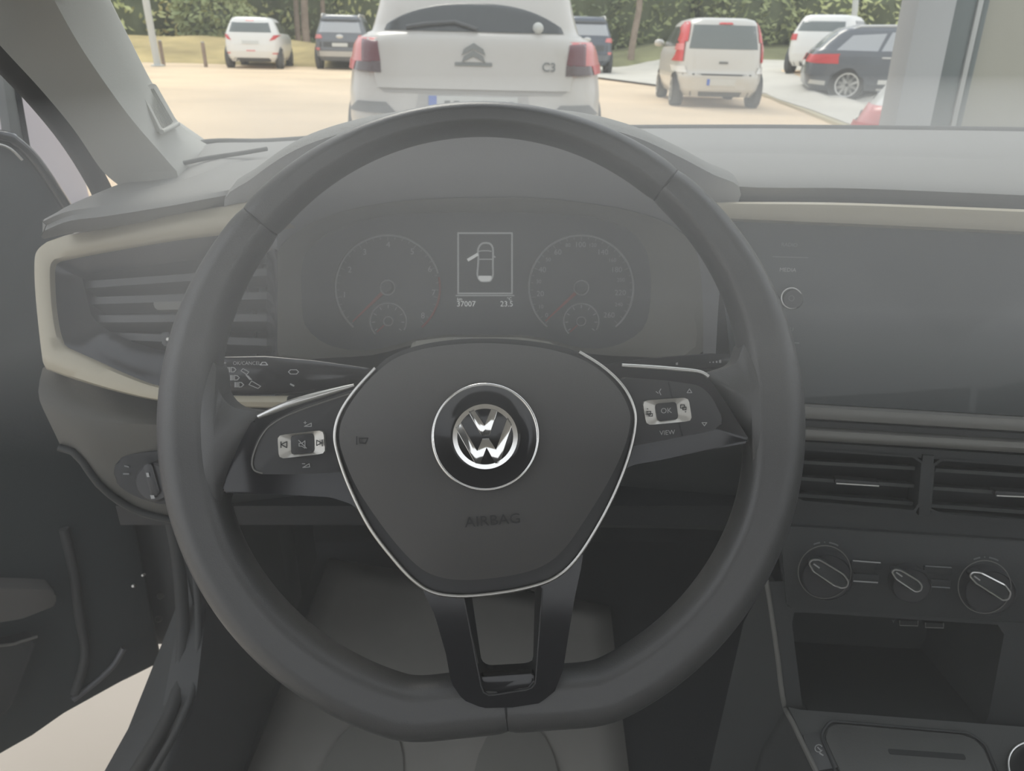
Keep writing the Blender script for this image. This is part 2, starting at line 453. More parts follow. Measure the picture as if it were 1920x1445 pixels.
gq = [(261, 165), (291, 155), (334, 231), (304, 250)]
gi = [(268, 172), (288, 165), (326, 229), (305, 242)]
go = rp(gq, 8); gin = rp(gi, 5)
ringp('speaker_frame', gp.pts(go), gp.off(-.001).pts(gin), gp.n, .008, M_PILL, ap)
gr = prism('speaker_grille', gp.off(-.002).pts(gin), gp.n, .004, mat('grille_mesh', (.13, .13, .125), .8, grain=(2500, .8)), ap)
for i in range(9):
    t = (i + .5) / 9
    a0 = V(gi[0]).lerp(V(gi[1]), t); b0 = V(gi[3]).lerp(V(gi[2]), t)
    q = gp.off(-.0012)
    tube('grille_rib', [q.hit(*a0), q.hit(*b0)], .0005, M_PILL, gr, seg=6)
tube('frame_lip', [gp.off(.002).hit(*p) for p in ((303, 247), (318, 241), (334, 232))], .002, M_PILL, ap)
sl = [atY(x, y, d) for x, y, d in [(-60, 30, .46), (0, 98, .52), (72, 178, .58), (128, 250, .63), (170, 318, .67), (196, 372, .70), (205, 420, .72)]]
o = tube('pillar_seal', [V(q) for q in cr([tuple(p) for p in sl], 5)], .0095, M_RUBBER)
tag(o, 'black rubber seal edging the pillar at the open door', 'seal')
# driver door, swung open
dpl = Plane(V((-.51, .86, 0)), V((.72, -.69, 0)))
dd = empty('driver_door', (-.51, .86, .2), 'black driver door swung open at the left edge', 'door')
M_DOOR = mat('door_panel', (.036, .044, .044), .5, grain=(600, .2))
M_DOORG = mat('door_paint', (.02, .022, .023), .12, coat=.5)
dout = [(-420, 230), (-150, 235), (0, 256), (28, 268), (62, 300), (98, 350), (128, 398), (150, 470), (305, 1238), (296, 1246), (236, 1276), (232, 1268), (120, 1336), (60, 1378), (0, 1412), (-150, 1508), (-420, 1680)]
prism('door_panel', dpl.pts(dout), dpl.n, .09, M_DOOR, dd, .008, 3)
rim = cr([(-420, 222), (-150, 230), (0, 254), (30, 266), (64, 298), (100, 349), (131, 398)], 6)
tube('belt_rail', [dpl.off(.002).hit(*p) for p in rim], .006, M_DOORG, dd)
tube('belt_highlight', [dpl.off(.006).hit(*p) for p in cr([(-200, 240), (-60, 262), (10, 274), (42, 300)], 5)], .0014, M_SATCH, dd)  # thin chrome tube drawn as the highlight along the door's top edge
ar = dpl.off(.03)
prism('armrest', ar.pts(rp([(-420, 1098), (60, 1104), (104, 1106), (106, 1136), (40, 1160), (-420, 1235)], 10)), dpl.n, .035, mat('armrest_grey', (.115, .11, .10), .7), dd, .008, 3)
prism('door_pocket', dpl.off(.02).pts(rp([(-420, 1215), (0, 1212), (70, 1195), (20, 1330), (-80, 1400), (-420, 1560)], 14)), dpl.n, .022, M_TRIMD, dd, .008, 3)
tube('pocket_lip', [dpl.off(.022).hit(*p) for p in cr([(-200, 1222), (0, 1210), (40, 1202), (70, 1193)], 4)], .002, M_LOW, dd)
tube('edge_strip', [dpl.off(.003).hit(*p) for p in cr([(120, 990), (140, 1080), (148, 1150), (160, 1225), (140, 1300)], 5)], .006, M_TRIMD, dd)
tube('corner_strip', [dpl.off(.004).hit(*p) for p in cr([(136, 1312), (180, 1278), (212, 1248), (232, 1215)], 5)], .004, mat('edge_grey', (.12, .12, .125), .4), dd)
post = dpl.off(-.04)
prism('window_post', post.pts([(-2, 100), (20, 108), (52, 290), (26, 300)]), dpl.n, .03, mat('post_grey', (.20, .205, .19), .6), dd, .003)
prism('post_edge', post.off(.002).pts([(18, 104), (30, 112), (62, 298), (50, 296)]), dpl.n, .03, M_RUBBER, dd, .002)
for (x, y, s) in ((250, 1098, .005), (300, 1117, .010), (297, 1160, .011), (268, 1078, .004)):
    p = dpl.off(.001).hit(x, y) if x < 270 else atY(x, y, .893); bq = bmesh.new(); lathe(bq, [(s * .5, -.004), (s * .5, 0), (s * .35, .002)], p, -AX, 10)
    bmo('hinge_bolt', bq, M_SILVER if s < .006 else M_LOW, dd)
# floor mat
fm = empty('floor_mat', (-.08, .8, .2), 'grey paper protective mat on the footwell floor', 'floor mat')
mo = [(-.315, 1.075), (-.10, 1.03), (.06, .975), (.153, .973), (.135, .40), (-.335, .40)]
M_MAT = mat('mat_paper', (.46, .44, .39), .85, var=.08, varscale=9)
bq = bmesh.new(); N = 14
rows = []
for j in range(N + 1):
    t = j / N; l = V((-.335, .40)).lerp(V((-.315, 1.085)), t); r = V((.135, .40)).lerp(V((.155, .965)), t); row = []
    for i in range(13):
        p = l.lerp(r, i / 12); row.append(V((p.x, p.y, .204 + .012 * sst((p.y - .75) / .3) + .003 * noise.noise((p.x * 9, p.y * 9, 1)))))
    rows.append(row)
loft('mat_sheet', rows, M_MAT, fm, thick=.002)
M_FOOT = mat('footprint_print', (.33, .32, .28), .85)
for cx_ in (-.185, .005):
    pl_ = [(cx_ + .052 * math.sin(a) * (1 + .25 * math.cos(a)), .60 + .15 * math.cos(a)) for a in [2 * math.pi * i / 28 for i in range(28)]]
    prism('printed_footprint', [V((x, y, .2085)) for x, y in pl_], V((0, 0, 1)), .0012, M_FOOT, fm)

# ================================================================== DASHBOARD
db = empty('dashboard', (.2, .75, .75), 'grey moulded dashboard with champagne trim strips across the cabin', 'dashboard')
def rowY(pts, n=60): return [V(p) for p in resample(cr([tuple(atY(*q)) for q in pts], 8), n)]
NX = 80
def split(pts, k, n0): return [V(p) for p in resample(pts[:k + 1], n0)][:-1] + [V(p) for p in resample(pts[k:], NX - n0 + 1)]
r_far = split([tuple(p) for p in [atY(92, 417, .555), atY(130, 392, .58), atY(222, 346, .665), atY(330, 318, .77)] + far[4:]], 3, 20)
lip_ = [(84, 432, .54), (130, 414, .545), (200, 405, .555), (330, 384, .575), (425, 366, .59), (600, 335, .69), (905, 315, .72), (1200, 330, .69), (1385, 350, .62), (1600, 353, .63), (1920, 366, .62), (2250, 380, .60)]
def rowS(pts, e): c = cr([tuple(atY(*q)) for q in pts] + [e], 8); return split(c, 24, 20)
r_lip = rowS(lip_, (1.02, .60, .912))
r_low = rowS([(82, 448, .548), (130, 438, .56), (200, 428, .57), (330, 405, .59), (425, 388, .605), (600, 350, .71), (905, 335, .74), (1200, 350, .71), (1385, 374, .64), (1600, 377, .65), (1920, 391, .64), (2250, 404, .62)], (1.02, .62, .893))
rows = [[p + V((0, .02, -.03 if i > 22 else -.004)) for i, p in enumerate(r_far)], r_far]
for t in (.2, .4, .55): rows.append([a.lerp(b, t) + V((0, 0, .004)) for a, b in zip(r_far, r_lip)])
rows.append([a.lerp(b, .58) + V((0, 0, .001)) for a, b in zip(r_far, r_lip)])
for t in (.64, .8, .93): rows.append([a.lerp(b, t) + V((0, 0, .006)) for a, b in zip(r_far, r_lip)])
rows += [[p + V((0, .004, .003)) for p in r_lip], r_lip, [a.lerp(b, .5) + V((0, -.003, 0)) for a, b in zip(r_lip, r_low)], r_low, [p + V((0, .06, .0)) for p in r_low]]
loft('dash_pad', rows, M_PAD, db, angle=35)
mk('pad_end_cap', [r[0] + V((-.0008, 0, 0)) for r in rows[1:-1]], [tuple(range(len(rows) - 2))], M_PAD, db)
tube('pad_crease', [V(q) + V((0, 0, .007)) for q in cr([tuple(atY(*p)) for p in ((300, 332, .70), (380, 313, .73), (450, 302, .75), (502, 293, .77))], 5)], .0022, M_STACK, db)
prism('passenger_fascia', [V((.455, .575, .898)), V((1.02, .615, .898)), V((1.02, .585, .56)), V((.44, .535, .56))], V((0, -1, .1)), .05, M_LOW, db, .004)
prism('glovebox_lid', [V((.50, .555, .73)), V((.97, .59, .73)), V((.96, .575, .585)), V((.50, .535, .585))], V((0, -1, .1)), .012, M_LOW, db, .003)
# bulk behind the panels (keeps the footwell dark)
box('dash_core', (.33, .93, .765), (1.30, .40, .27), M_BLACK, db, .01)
# instrument hood
HA = [(480, 668, .60), (468, 560, .60), (440, 450, .592), (420, 376, .588), (470, 336, .585), (540, 288, .58), (620, 256, .58), (740, 230, .58), (905, 222, .58), (1065, 228, .58), (1180, 253, .58), (1270, 292, .585), (1335, 326, .60), (1388, 352, .615), (1378, 400, .615), (1352, 520, .61), (1342, 664, .61)]
HB = [(506, 668, .648), (504, 580, .65), (512, 500, .65), (534, 452, .655), (590, 415, .655), (660, 392, .655), (740, 378, .655), (820, 372, .655), (905, 370, .655), (1000, 371, .655), (1090, 379, .655), (1180, 394, .655), (1250, 418, .655), (1295, 452, .655), (1312, 500, .65), (1318, 580, .65), (1318, 665, .648)]
NA = 90
A_ = [V(p) for p in resample(cr([tuple(atY(*q)) for q in HA], 8), NA)]
B_ = [V(p) for p in resample(cr([tuple(atY(*q)) for q in HB], 8), NA)]
rows = []
for t in (1, .85, .6, .3, .1): rows.append([a.lerp(b, t) + V((0, -.004, -.004)) * math.sin(math.pi * t) for a, b in zip(A_, B_)])
rows.append(A_)
loft('hood_face', rows, M_HOOD, db)
topA = [p for p in A_ if p.z > .90]
rows = [topA, [p + V((0, .006, .003)) for p in topA], [p + V((0, .02, .006)) for p in topA]]
for dy, k in ((.07, .12), (.14, .4), (.22, .75), (.30, 1.0)): rows.append([V((p.x, p.y + dy, (p.z + .006) * (1 - k) + .915 * k)) for p in topA])
loft('hood_top', rows, mat('hood_grain', (.26, .26, .245), .7, grain=(420, .9)), db)
# lower-left knee panel
KT = [(80, 690, .548), (140, 712, .555), (220, 736, .565), (310, 756, .575), (430, 768, .59), (560, 770, .60), (700, 760, .62), (1000, 760, .63), (1300, 770, .60), (1450, 780, .59)]
KM = [(80, 765, .535), (140, 788, .535), (220, 793, .54), (310, 797, .545), (430, 805, .555), (560, 812, .57), (700, 815, .59), (1000, 815, .60), (1300, 820, .58), (1450, 830, .57)]
KL = [(112, 832, .545), (146, 846, .545), (190, 905, .545), (250, 948, .55), (320, 968, .555), (430, 984, .57), (560, 990, .585), (700, 992, .60), (1000, 995, .61), (1300, 1000, .59), (1450, 1010, .58)]
k1, k2, k3 = rowY(KT), rowY(KM), rowY(KL)
rows = [[p + V((0, .04, 0)) for p in k1], k1]
for t in (.25, .5, .75): rows.append([a.lerp(b, t) + V((0, -.006, 0)) * math.sin(math.pi * t) for a, b in zip(k1, k2)])
rows.append(k2)
for t in (.3, .7): rows.append([a.lerp(b, t) for a, b in zip(k2, k3)])
rows += [k3, [p + V((.0, .004, -.006)) for p in k3], [p + V((.0, .05, -.004)) for p in k3]]
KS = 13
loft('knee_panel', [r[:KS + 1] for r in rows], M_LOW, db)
loft('column_side_panel', [[p + V((0, .012, 0)) for p in r[KS:]] for r in rows], M_STACK, db)  # black lower panel; shade under the column is put into its colour too
tube('knee_panel_edge', [p + V((0, -.002, -.002)) for p in k3[:14]], .003, M_STACK, db)
# end cap of the dash beside the door
prism('dash_end', [atD(90, 460, .69), atD(75, 485, .69), atD(75, 560, .69), atD(84, 690, .69), atD(90, 765, .69), atD(125, 830, .69), atD(210, 915, .69), atD(340, 960, .69), atD(340, 460, .69)], -AX, .10, M_LOW, db)
box('under_dash_cover', (.05, .80, .645), (.80, .45, .02), M_BLACK, db)
# champagne strips
P1, P2, P3 = atY(1370, 413, .60), atY(1920, 438, .555), atY(1500, 755, .55)
S = Plane(P1, (P2 - P1).cross(P3 - P1))
if S.n.dot(CAM - S.p) < 0: S.n = -S.n
vp = DP(.585)
so = cr([(540, 362), (440, 381), (330, 398), (210, 421), (120, 440)], 5) + cr([(86, 452), (70, 466), (64, 486), (65, 540), (72, 620), (79, 682)], 4) + cr([(84, 692), (140, 712), (220, 735), (300, 752), (400, 762), (540, 766)], 5)
si = cr([(540, 416), (440, 436), (330, 450), (210, 470), (130, 485)], 5) + cr([(108, 490), (101, 500), (100, 525), (103, 575), (110, 620), (118, 645)], 4) + cr([(126, 652), (180, 676), (240, 703), (300, 724), (400, 740), (540, 742)], 5)
def strip(name, o_, i_, pl, dep, m, parent, lift=.004):
    n = pl.n; rows = []
    a, b = pl.pts(o_), pl.pts(i_)
    rows = [[p - n * dep for p in a], [p - n * .002 for p in a], [p.lerp(q, .12) + n * lift * .6 for p, q in zip(a, b)], [p.lerp(q, .5) + n * lift for p, q in zip(a, b)], [p.lerp(q, .9) + n * lift * .5 for p, q in zip(a, b)], [q - n * .002 for q in b], [q - n * dep for q in b]]
    return loft(name, rows, m, parent, angle=50)
strip('vent_surround_strip', so, si, vp, .02, M_BEIGE, db)
sp_ = S.off(.006)
strip('decor_strip', cr([(1290, 377), (1345, 379), (1400, 378), (1600, 380), (1920, 392), (2250, 405)], 6), cr([(1290, 408), (1345, 411), (1400, 415), (1600, 424), (1920, 439), (2250, 455)], 6), sp_, .03, M_BEIGE, db)
# ================================================================== INSTRUMENT CLUSTER
ic = empty('instrument_cluster', atD(905, 640, .70), 'instrument cluster with two round dials behind the steering wheel', 'instrument cluster')
BO = [(506, 668), (504, 580), (512, 500), (534, 452), (590, 415), (660, 392), (740, 378), (820, 372), (905, 370), (1000, 371), (1090, 379), (1180, 394), (1250, 418), (1295, 452), (1312, 500), (1318, 580), (1318, 665), (1200, 668), (1110, 662), (1040, 646), (980, 636), (905, 633), (830, 636), (770, 646), (700, 664), (610, 670)]
BC = [(572, 610), (566, 560), (566, 500), (582, 462), (640, 426), (740, 404), (905, 398), (1070, 403), (1165, 424), (1208, 462), (1220, 520), (1216, 590), (1196, 626), (1140, 652), (1080, 650), (1020, 634), (960, 628), (840, 628), (780, 636), (720, 652), (660, 656), (610, 644)]
n_ = 110; cc = (905, 530)
bo = angular(cr(BO, 4, True), cc, n_); bc = angular(cr(BC, 4, True), cc, n_)
lo_ = [atY(x, y, .652) for x, y in bo]; li_ = D(bc, .712)
M_BEZ = mat('bezel_plastic', (.32, .315, .27), .5)
rows = [[p + V((0, -.001, 0)) for p in lo_], [p.lerp(q, .18) + V((0, -.004, 0)) for p, q in zip(lo_, li_)], [p.lerp(q, .3) for p, q in zip(lo_, li_)], [p.lerp(q, .95) for p, q in zip(lo_, li_)], li_]
loft('bezel', rows, M_BEZ, ic, closed=True)
fp = DP(.714)
face = prism('dial_plate', fp.pts(bc), fp.n, .01, M_DIAL, ic)
tube('bezel_edge', D(cr([(640, 420), (740, 400), (905, 394), (1070, 399), (1160, 419)], 6), .705), .0008, M_STRIPG, ic)
q0 = fp.off(.0015)
def dial(cx, cy, r, name, nums, na0, sub, red=None):
    d = mk(name, fp.off(.001).pts(circ(cx, cy, r + 3, 48)), [tuple(range(48))], M_DIAL, ic)
    path = arc(cx, cy, r, 229, -49, 60)
    if red:
        k = 47; tube('rim_ring', q0.pts(path[:k]), .0011, M_MARKD, d, seg=6); tube('redline_ring', q0.pts(path[k:]), .0011, M_RED, d, seg=6)
    else: tube('rim_ring', q0.pts(path), .0011, M_MARKD, d, seg=6)
    tk = []
    for i in range(33):
        a = math.radians(225 - 270 * i / 32); l = 7 if i % 4 == 0 else 4
        tk += stroke([(cx + (r - 3) * math.cos(a), cy - (r - 3) * math.sin(a)), (cx + (r - 3 - l) * math.cos(a), cy - (r - 3 - l) * math.sin(a))], 1.3)
    decal('tick_marks', tk, q0, mat('tick_dim', (.34, .345, .34), .6), d)
    for s, x, y, h in nums: text('numeral', s, q0, x, y, h, M_MARKD, d)
    nd = math.radians(na0); e = (cx + 92 * math.cos(nd), cy - 92 * math.sin(nd)); b0 = (cx + 12 * math.cos(nd), cy - 12 * math.sin(nd))
    u = V((-math.sin(nd), -math.cos(nd)))
    prism('needle', fp.off(.007).pts([(b0[0] + u.x * 3.4, b0[1] + u.y * 3.4), (e[0] + u.x, e[1] + u.y), (e[0] - u.x, e[1] - u.y), (b0[0] - u.x * 3.4, b0[1] - u.y * 3.4)]), fp.n, .0015, M_RED, d)
    hb = bmesh.new(); c3 = fp.off(0).hit(cx, cy); lathe(hb, [(.0064, 0), (.0064, .008), (.0055, .010)], c3, fp.n, 28); hub = bmo('needle_hub', hb, M_DIAL, d)
    tube('hub_ring', fp.off(.010).pts(circ(cx, cy, 13.6, 30)), .0008, M_MARK, hub, True, 6)
    sx, sy, sr = sub
    tube('subdial_ring', q0.pts(arc(sx, sy, sr, 225, -30, 40)), .0008, M_MARKD, d, seg=6)
    tube('subdial_hub', fp.off(.004).pts(circ(sx, sy, 8.5, 24)), .0007, M_MARK, d, True, 6)
    na = math.radians(225)
    decal('subdial_needle', stroke([(sx - 8, sy + 8), (sx - 21, sy + 20)], 2.2), fp.off(.003), M_RED, d)
    tk = []
    for i in range(9):
        a = math.radians(215 - 250 * i / 8); tk += stroke([(sx + 30 * math.cos(a), sy - 30 * math.sin(a)), (sx + 25 * math.cos(a), sy - 25 * math.sin(a))], 1.4)
    decal('subdial_marks', tk, q0, M_MARKD, d)
dial(727, 539, 98, 'tachometer', [('1', 646, 553, 11), ('2', 656, 506, 11), ('3', 684, 473, 11), ('4', 728, 459, 11), ('5', 773, 472, 11), ('6', 806, 505, 11), ('7', 813, 549, 11), ('8', 793, 592, 11)], 224, (728, 602, 34), True)
dial(1090, 539, 98, 'speedometer', [('0', 1025, 591, 8), ('10', 1014, 575, 7), ('20', 1013, 551, 10), ('30', 1010, 528, 7), ('40', 1017, 506, 10), ('50', 1028, 487, 7), ('60', 1046, 473, 10), ('80', 1065, 460, 7), ('100', 1088, 459, 10), ('120', 1111, 460, 7), ('140', 1130, 473, 10), ('160', 1148, 488, 7), ('180', 1156, 506, 10), ('200', 1164, 525, 7), ('220', 1163, 549, 10), ('240', 1160, 571, 7), ('260', 1142, 591, 10)], 223, (1090, 602, 33))
sc_ = mk('trip_display', fp.off(.001).pts([(848, 428), (972, 428), (972, 586), (848, 586)]), [(0, 1, 2, 3)], M_DIAL, ic)
qd = fp.off(.0012)
LC = mat('lcd_grey', (.55, .56, .55), .5, emit=.2)
decal('display_frame', stroke([(859, 437), (960, 437), (960, 550), (859, 550)], 3.2, True) + stroke([(855, 554), (964, 554)], 2.2), qd, LC, sc_)
car = [(897, 482), (896, 470), (899, 461), (905, 456), (914, 455.5), (920, 458), (924, 465), (924.5, 478), (924, 500), (924.5, 514), (921, 524), (916, 527), (903, 527), (898, 523), (895, 514), (896, 500)]
decal('car_symbol', stroke(cr(car, 2, True), 3.4, True) + stroke([(898, 471), (905, 470), (915, 470), (921, 471)], 2) + stroke([(898, 486), (922, 486)], 2) + stroke([(924, 479), (928, 482)], 3), qd, LC, sc_)
decal('open_boot_symbol', [[(898, 517), (921, 517), (922, 522), (918, 527), (902, 527), (897, 522)]], qd, M_LCD, sc_, .0006)
decal('open_door_symbol', stroke([(878, 487), (895, 477)], 5.5), qd, M_LCD, sc_, .0006)
text('odometer_digits', '37007', qd, 874, 570, 10, M_LCD, sc_)
text('temperature_digits', '23.5', qd, 950, 570, 10, M_LCD, sc_)
text('unit_letters', 'km', qd, 862, 561, 5.5, M_LCD, sc_, bold=.01)
text('unit_letters', '°C', qd, 955, 560.5, 5.5, M_LCD, sc_, bold=.01)
M_COVER = glass('cluster_cover', (.97, .98, .98), .97, .35, (.5, .5, .5))
cv = D(bc, .692)
dome('cover_pane', cv, fp.n, .004, .0005, M_COVER, ic, 4)

# ================================================================== STEERING COLUMN AND STALKS
sc0 = empty('steering_column', atD(905, 900, .55), 'dark plastic steering column shroud behind the wheel hub', 'steering column')
rows = []
for d, k in ((.47, .92), (.50, 1.0), (.56, 1.04), (.64, 1.04)):
    rows.append([atD(905 + (x - 905) * k * .47 / d * 1.05, 780 + (y - 780) * k * .47 / d * 1.05, d) for x, y in cr([(700, 700), (760, 655), (905, 640), (1060, 655), (1120, 700), (1120, 820), (1060, 930), (905, 960), (760, 930), (700, 820)], 4, True)])
loft('column_shroud', rows, M_SATIN, sc0, closed=True, caps=True)
qs = DP(.60)
pn = prism('column_gap_cover', qs.pts(rp([(770, 640), (840, 632), (975, 632), (1040, 642), (1040, 690), (770, 690)], 10)), qs.n, .02, M_BEZ, sc0, .003)
text('cover_print', 'ON / OFF', qs, 868, 636, 6, M_MARK, sc0)
def stalk(name, label, top, bot, d, m):
    o = empty(name, atD(905, 720, d + .02), label, 'stalk')
    pl = DP(d); a, b = pl.pts(top), pl.pts(bot); n = pl.n
    rows = [[p.lerp(q, .0) - n * .018 for p, q in zip(a, b)], [p for p in a], [p.lerp(q, .06) + n * .002 for p, q in zip(a, b)], [p.lerp(q, .5) + n * .003 for p, q in zip(a, b)], [p.lerp(q, .94) + n * .001 for p, q in zip(a, b)], [q - n * .003 for q in b], [q - n * .018 for q in b]]
    loft('lever', rows, m, o, closed=False, angle=60)
    return o, pl.off(.0034)
st, q1 = stalk('turn_signal_stalk', 'glossy black light stalk with white printed symbols left of the wheel hub', resample([(402, 668), (500, 666), (590, 674), (700, 690), (760, 700)], 20), resample([(402, 741), (520, 740), (600, 732), (700, 716), (760, 710)], 20), .52, M_GLOSS)
text('stalk_print', 'S/+', q1, 418, 681, 8, M_MARK, st)
text('stalk_print', 'OK/CANCEL', q1, 463, 681, 6.5, M_MARK, st)
text('stalk_print', 'HM', q1, 414, 699, 7, M_MARKD, st)
text('stalk_print', 'Tr-', q1, 418, 724, 7, M_MARKD, st)
decal('stalk_print', stroke([(488, 684), (502, 684), (498, 679), (492, 679), (488, 684)], 1.6) + stroke([(541, 697), (545, 693), (556, 693), (560, 697), (556, 701), (545, 701)], 1.5, True) + stroke([(545, 720), (551, 723)], 3), q1, M_MARKD, st)
lamps = []
for (x, y) in ((434, 693), (440, 708), (448, 721)):
    lamps += [[(x - 8, y - 5), (x - 5, y - 5), (x - 5, y + 5), (x - 8, y + 5)]] + [[(x - 4, y - 5), (x - 2, y - 5), (x - 2, y + 5), (x - 4, y + 5)]] + stroke([(x, y - 4.5), (x + 5, y - 4), (x + 9, y), (x + 5, y + 4), (x, y + 4.5)], 1.6, True)
decal('lamp_symbols', lamps, q1, M_MARK, st)
decal('lever_symbols', [[(460, 702), (466, 704), (473, 712), (468, 712)]] + stroke([(452, 695), (456, 691), (467, 697), (463, 702)], 1.4, True) + stroke([(467, 721), (472, 714), (489, 724), (484, 728)], 1.4, True), q1, M_MARK, st)
ws, q2 = stalk('wiper_stalk', 'glossy black wiper stalk right of the wheel hub', resample([(1060, 700), (1160, 678), (1250, 668), (1330, 662), (1366, 663)], 20), resample([(1060, 712), (1160, 700), (1270, 694), (1340, 692), (1368, 684)], 20), .52, M_GLOSS)
for q in ([(1330, 678), (1332, 678), (1332, 680), (1330, 680)], [(1336, 677.5), (1338.5, 677.5), (1338.5, 680), (1336, 680)], [(1342, 676.5), (1345, 676.5), (1345, 680), (1342, 680)], [(1348, 675), (1352, 674), (1352, 680), (1348, 680)], [(1267, 680), (1271, 679), (1271, 684), (1267, 684)]):
    decal('wiper_mark', [q], q2, M_MARK, ws)

# ================================================================== STEERING WHEEL
sw = empty('steering_wheel', atD(905, 820, .46), 'dark leather three-spoke steering wheel with round badge', 'steering wheel')
WD, WC = .44, (903, 800)
pxm = WD / F
def rimc(phi):
    """rim centreline and half width in pixels"""
    dl = (phi - 275.0 + 180) % 360 - 180
    r = 602.0
    lim = 571.0 / max(.2, math.cos(math.radians(dl))) if abs(dl) < 60 else 1e9
    r = min(r, lim) if abs(r - lim) > 14 else (r + lim) / 2 - ((14 - abs(r - lim)) ** 2 / 56 + abs(r - lim) / 2)
    up = max(0, math.sin(math.radians(phi)))
    dn = max(0, -math.sin(math.radians(phi)))
    w = 51 - 25 * up ** 1.5 + 6 * dn ** 2
    # thumb swell by the horizontal spokes
    for c in (184.5, 5.0):
        e = (phi - c + 180) % 360 - 180; w += 5 * math.exp(-(e / 14) ** 2)
    return r - w, w
def rimseg(name, p0, p1, m):
    n = max(12, int((p1 - p0) / 1.5)); rows = []
    for i in range(n + 1):
        ph = p0 + (p1 - p0) * i / n; r, w = rimc(ph % 360)
        r2, _ = rimc((ph + .5) % 360); r1, _ = rimc((ph - .5) % 360)
        a = math.radians(ph)
        def pt(rr, an): return V((WC[0] + rr * math.cos(an), WC[1] - rr * math.sin(an)))
        tg = (pt(r2, a + math.radians(.5)) - pt(r1, a - math.radians(.5))).normalized()
        er = V((-tg.y, tg.x)); c = pt(r, a)
        if er.dot(c - V(WC)) < 0: er = -er
        e = min(i, n - i); k = (.93, .985, 1)[min(2, e)]
        row = []
        for s in range(28):
            ps = 2 * math.pi * s / 28; cs, sn = math.cos(ps), math.sin(ps)
            ex = 2 / 2.35
            u = math.copysign(abs(cs) ** ex, cs); q = math.copysign(abs(sn) ** ex, sn)
            q *= (1 - .12 * math.exp(-((cs + .25) / .16) ** 2)) if sn > 0 else 1
            row.append(atD(c.x + er.x * u * w * k, c.y + er.y * u * w * k, WD) + (-AX) * (q * .0165 * k))
        rows.append(row)
    return loft(name, rows, m, sw, closed=True, caps=True, angle=70)
rimseg('rim_cover', 52.85, 136.95, M_LEATHER)
rimseg('rim_cover', 137.2, 275.0, M_LEATHER)
rimseg('rim_cover', 275.25 - 360, 52.6, M_LEATHER)
for ph in (52.72, 137.08, 275.12):
    r, w = rimc(ph); a = math.radians(ph); ring = []
    er = V((math.cos(a), -math.sin(a))); c = V(WC) + er * r
    for s in range(24):
        ps = 2 * math.pi * s / 24; ring.append(atD(c.x + er.x * math.cos(ps) * w * .93, c.y + er.y * math.cos(ps) * w * .93, WD) + (-AX) * (math.sin(ps) * .0152))
    tube('seam', ring, .0006, M_BLACK, sw, True, 6)
N_ = -AX
def wp(name, pts, d, dep, m, bevel=0, parent=sw, segs=3): return prism(name, D(pts, d), N_, dep, m, parent, bevel, segs)
# leather roots where the side spokes meet the rim
def root(pts, h=.006, d=.432): dome('spoke_root', D(cr(pts, 4, True), d), N_, h, .018, M_LEATHER, sw, 6, 2.0)
root([(345, 690), (400, 680), (412, 735), (440, 764), (492, 776), (474, 822), (442, 872), (418, 925), (398, 985), (350, 985), (330, 840)])
root([(1452, 640), (1400, 640), (1380, 680), (1345, 695), (1322, 706), (1365, 760), (1404, 824), (1414, 890), (1452, 900), (1478, 760)])
# gloss black spokes
wp('spoke', rp([(474, 786), (560, 752), (640, 728), (700, 700), (760, 720), (780, 960), (700, 985), (660, 945), (620, 932), (520, 926), (414, 924), (428, 880), (452, 826)], 10), .424, .022, M_GLOSS, .005)
wp('spoke', rp([(1050, 720), (1110, 684), (1165, 686), (1250, 692), (1312, 699), (1332, 712), (1366, 762), (1408, 829), (1330, 843), (1240, 862), (1188, 871), (1150, 890), (1050, 890)], 10), .424, .022, M_GLOSS, .005)
tube('spoke_accent', D(cr([(484, 781), (540, 758), (600, 740), (664, 722)], 5), .4195), lambda t: .0009 + .0014 * math.sin(math.pi * min(1, t * .9 + .1)), M_SATCH, sw)
tube('spoke_accent', D(cr([(1166, 685), (1220, 688), (1270, 692), (1312, 697), (1328, 706)], 5), .4195), lambda t: .0012, M_SATCH, sw)
# lower twin spoke with its window
oo = angular([(770, 1040), (797, 1116), (815, 1152), (836, 1225), (846, 1280), (868, 1312), (905, 1327), (960, 1326), (1012, 1318), (1040, 1296), (1056, 1255), (1066, 1190), (1078, 1118), (1095, 1040)], (948, 1185), 72)
ii = angular(rp([(866, 1100), (1018, 1092), (1004, 1284), (992, 1292), (915, 1304), (904, 1296)], 14), (948, 1185), 72)
ip = DP(.424)
ringp('lower_spoke', ip.pts(oo), ip.pts(ii), N_, .024, M_GLOSS, sw)
i2 = angular(rp([(882, 1112), (1004, 1104), (1000, 1246), (985, 1250), (915, 1254), (902, 1246)], 12), (948, 1185), 72)
ringp('spoke_window_liner', D(ii, .4275), D(i2, .440), N_, .006, M_BLACK, sw)
tube('window_edge', D(ii, .4242), .0005, M_SATIN, sw, True, 6)
wp('spoke_insert', rp([(898, 1268), (1002, 1261), (1002, 1284), (990, 1291), (916, 1302), (905, 1296)], 6), .4265, .006, M_GLOSS, .0012)
tube('insert_glint', D([(912, 1303), (950, 1299), (990, 1290), (1002, 1276)], .4262), .0006, M_SATIN, sw)
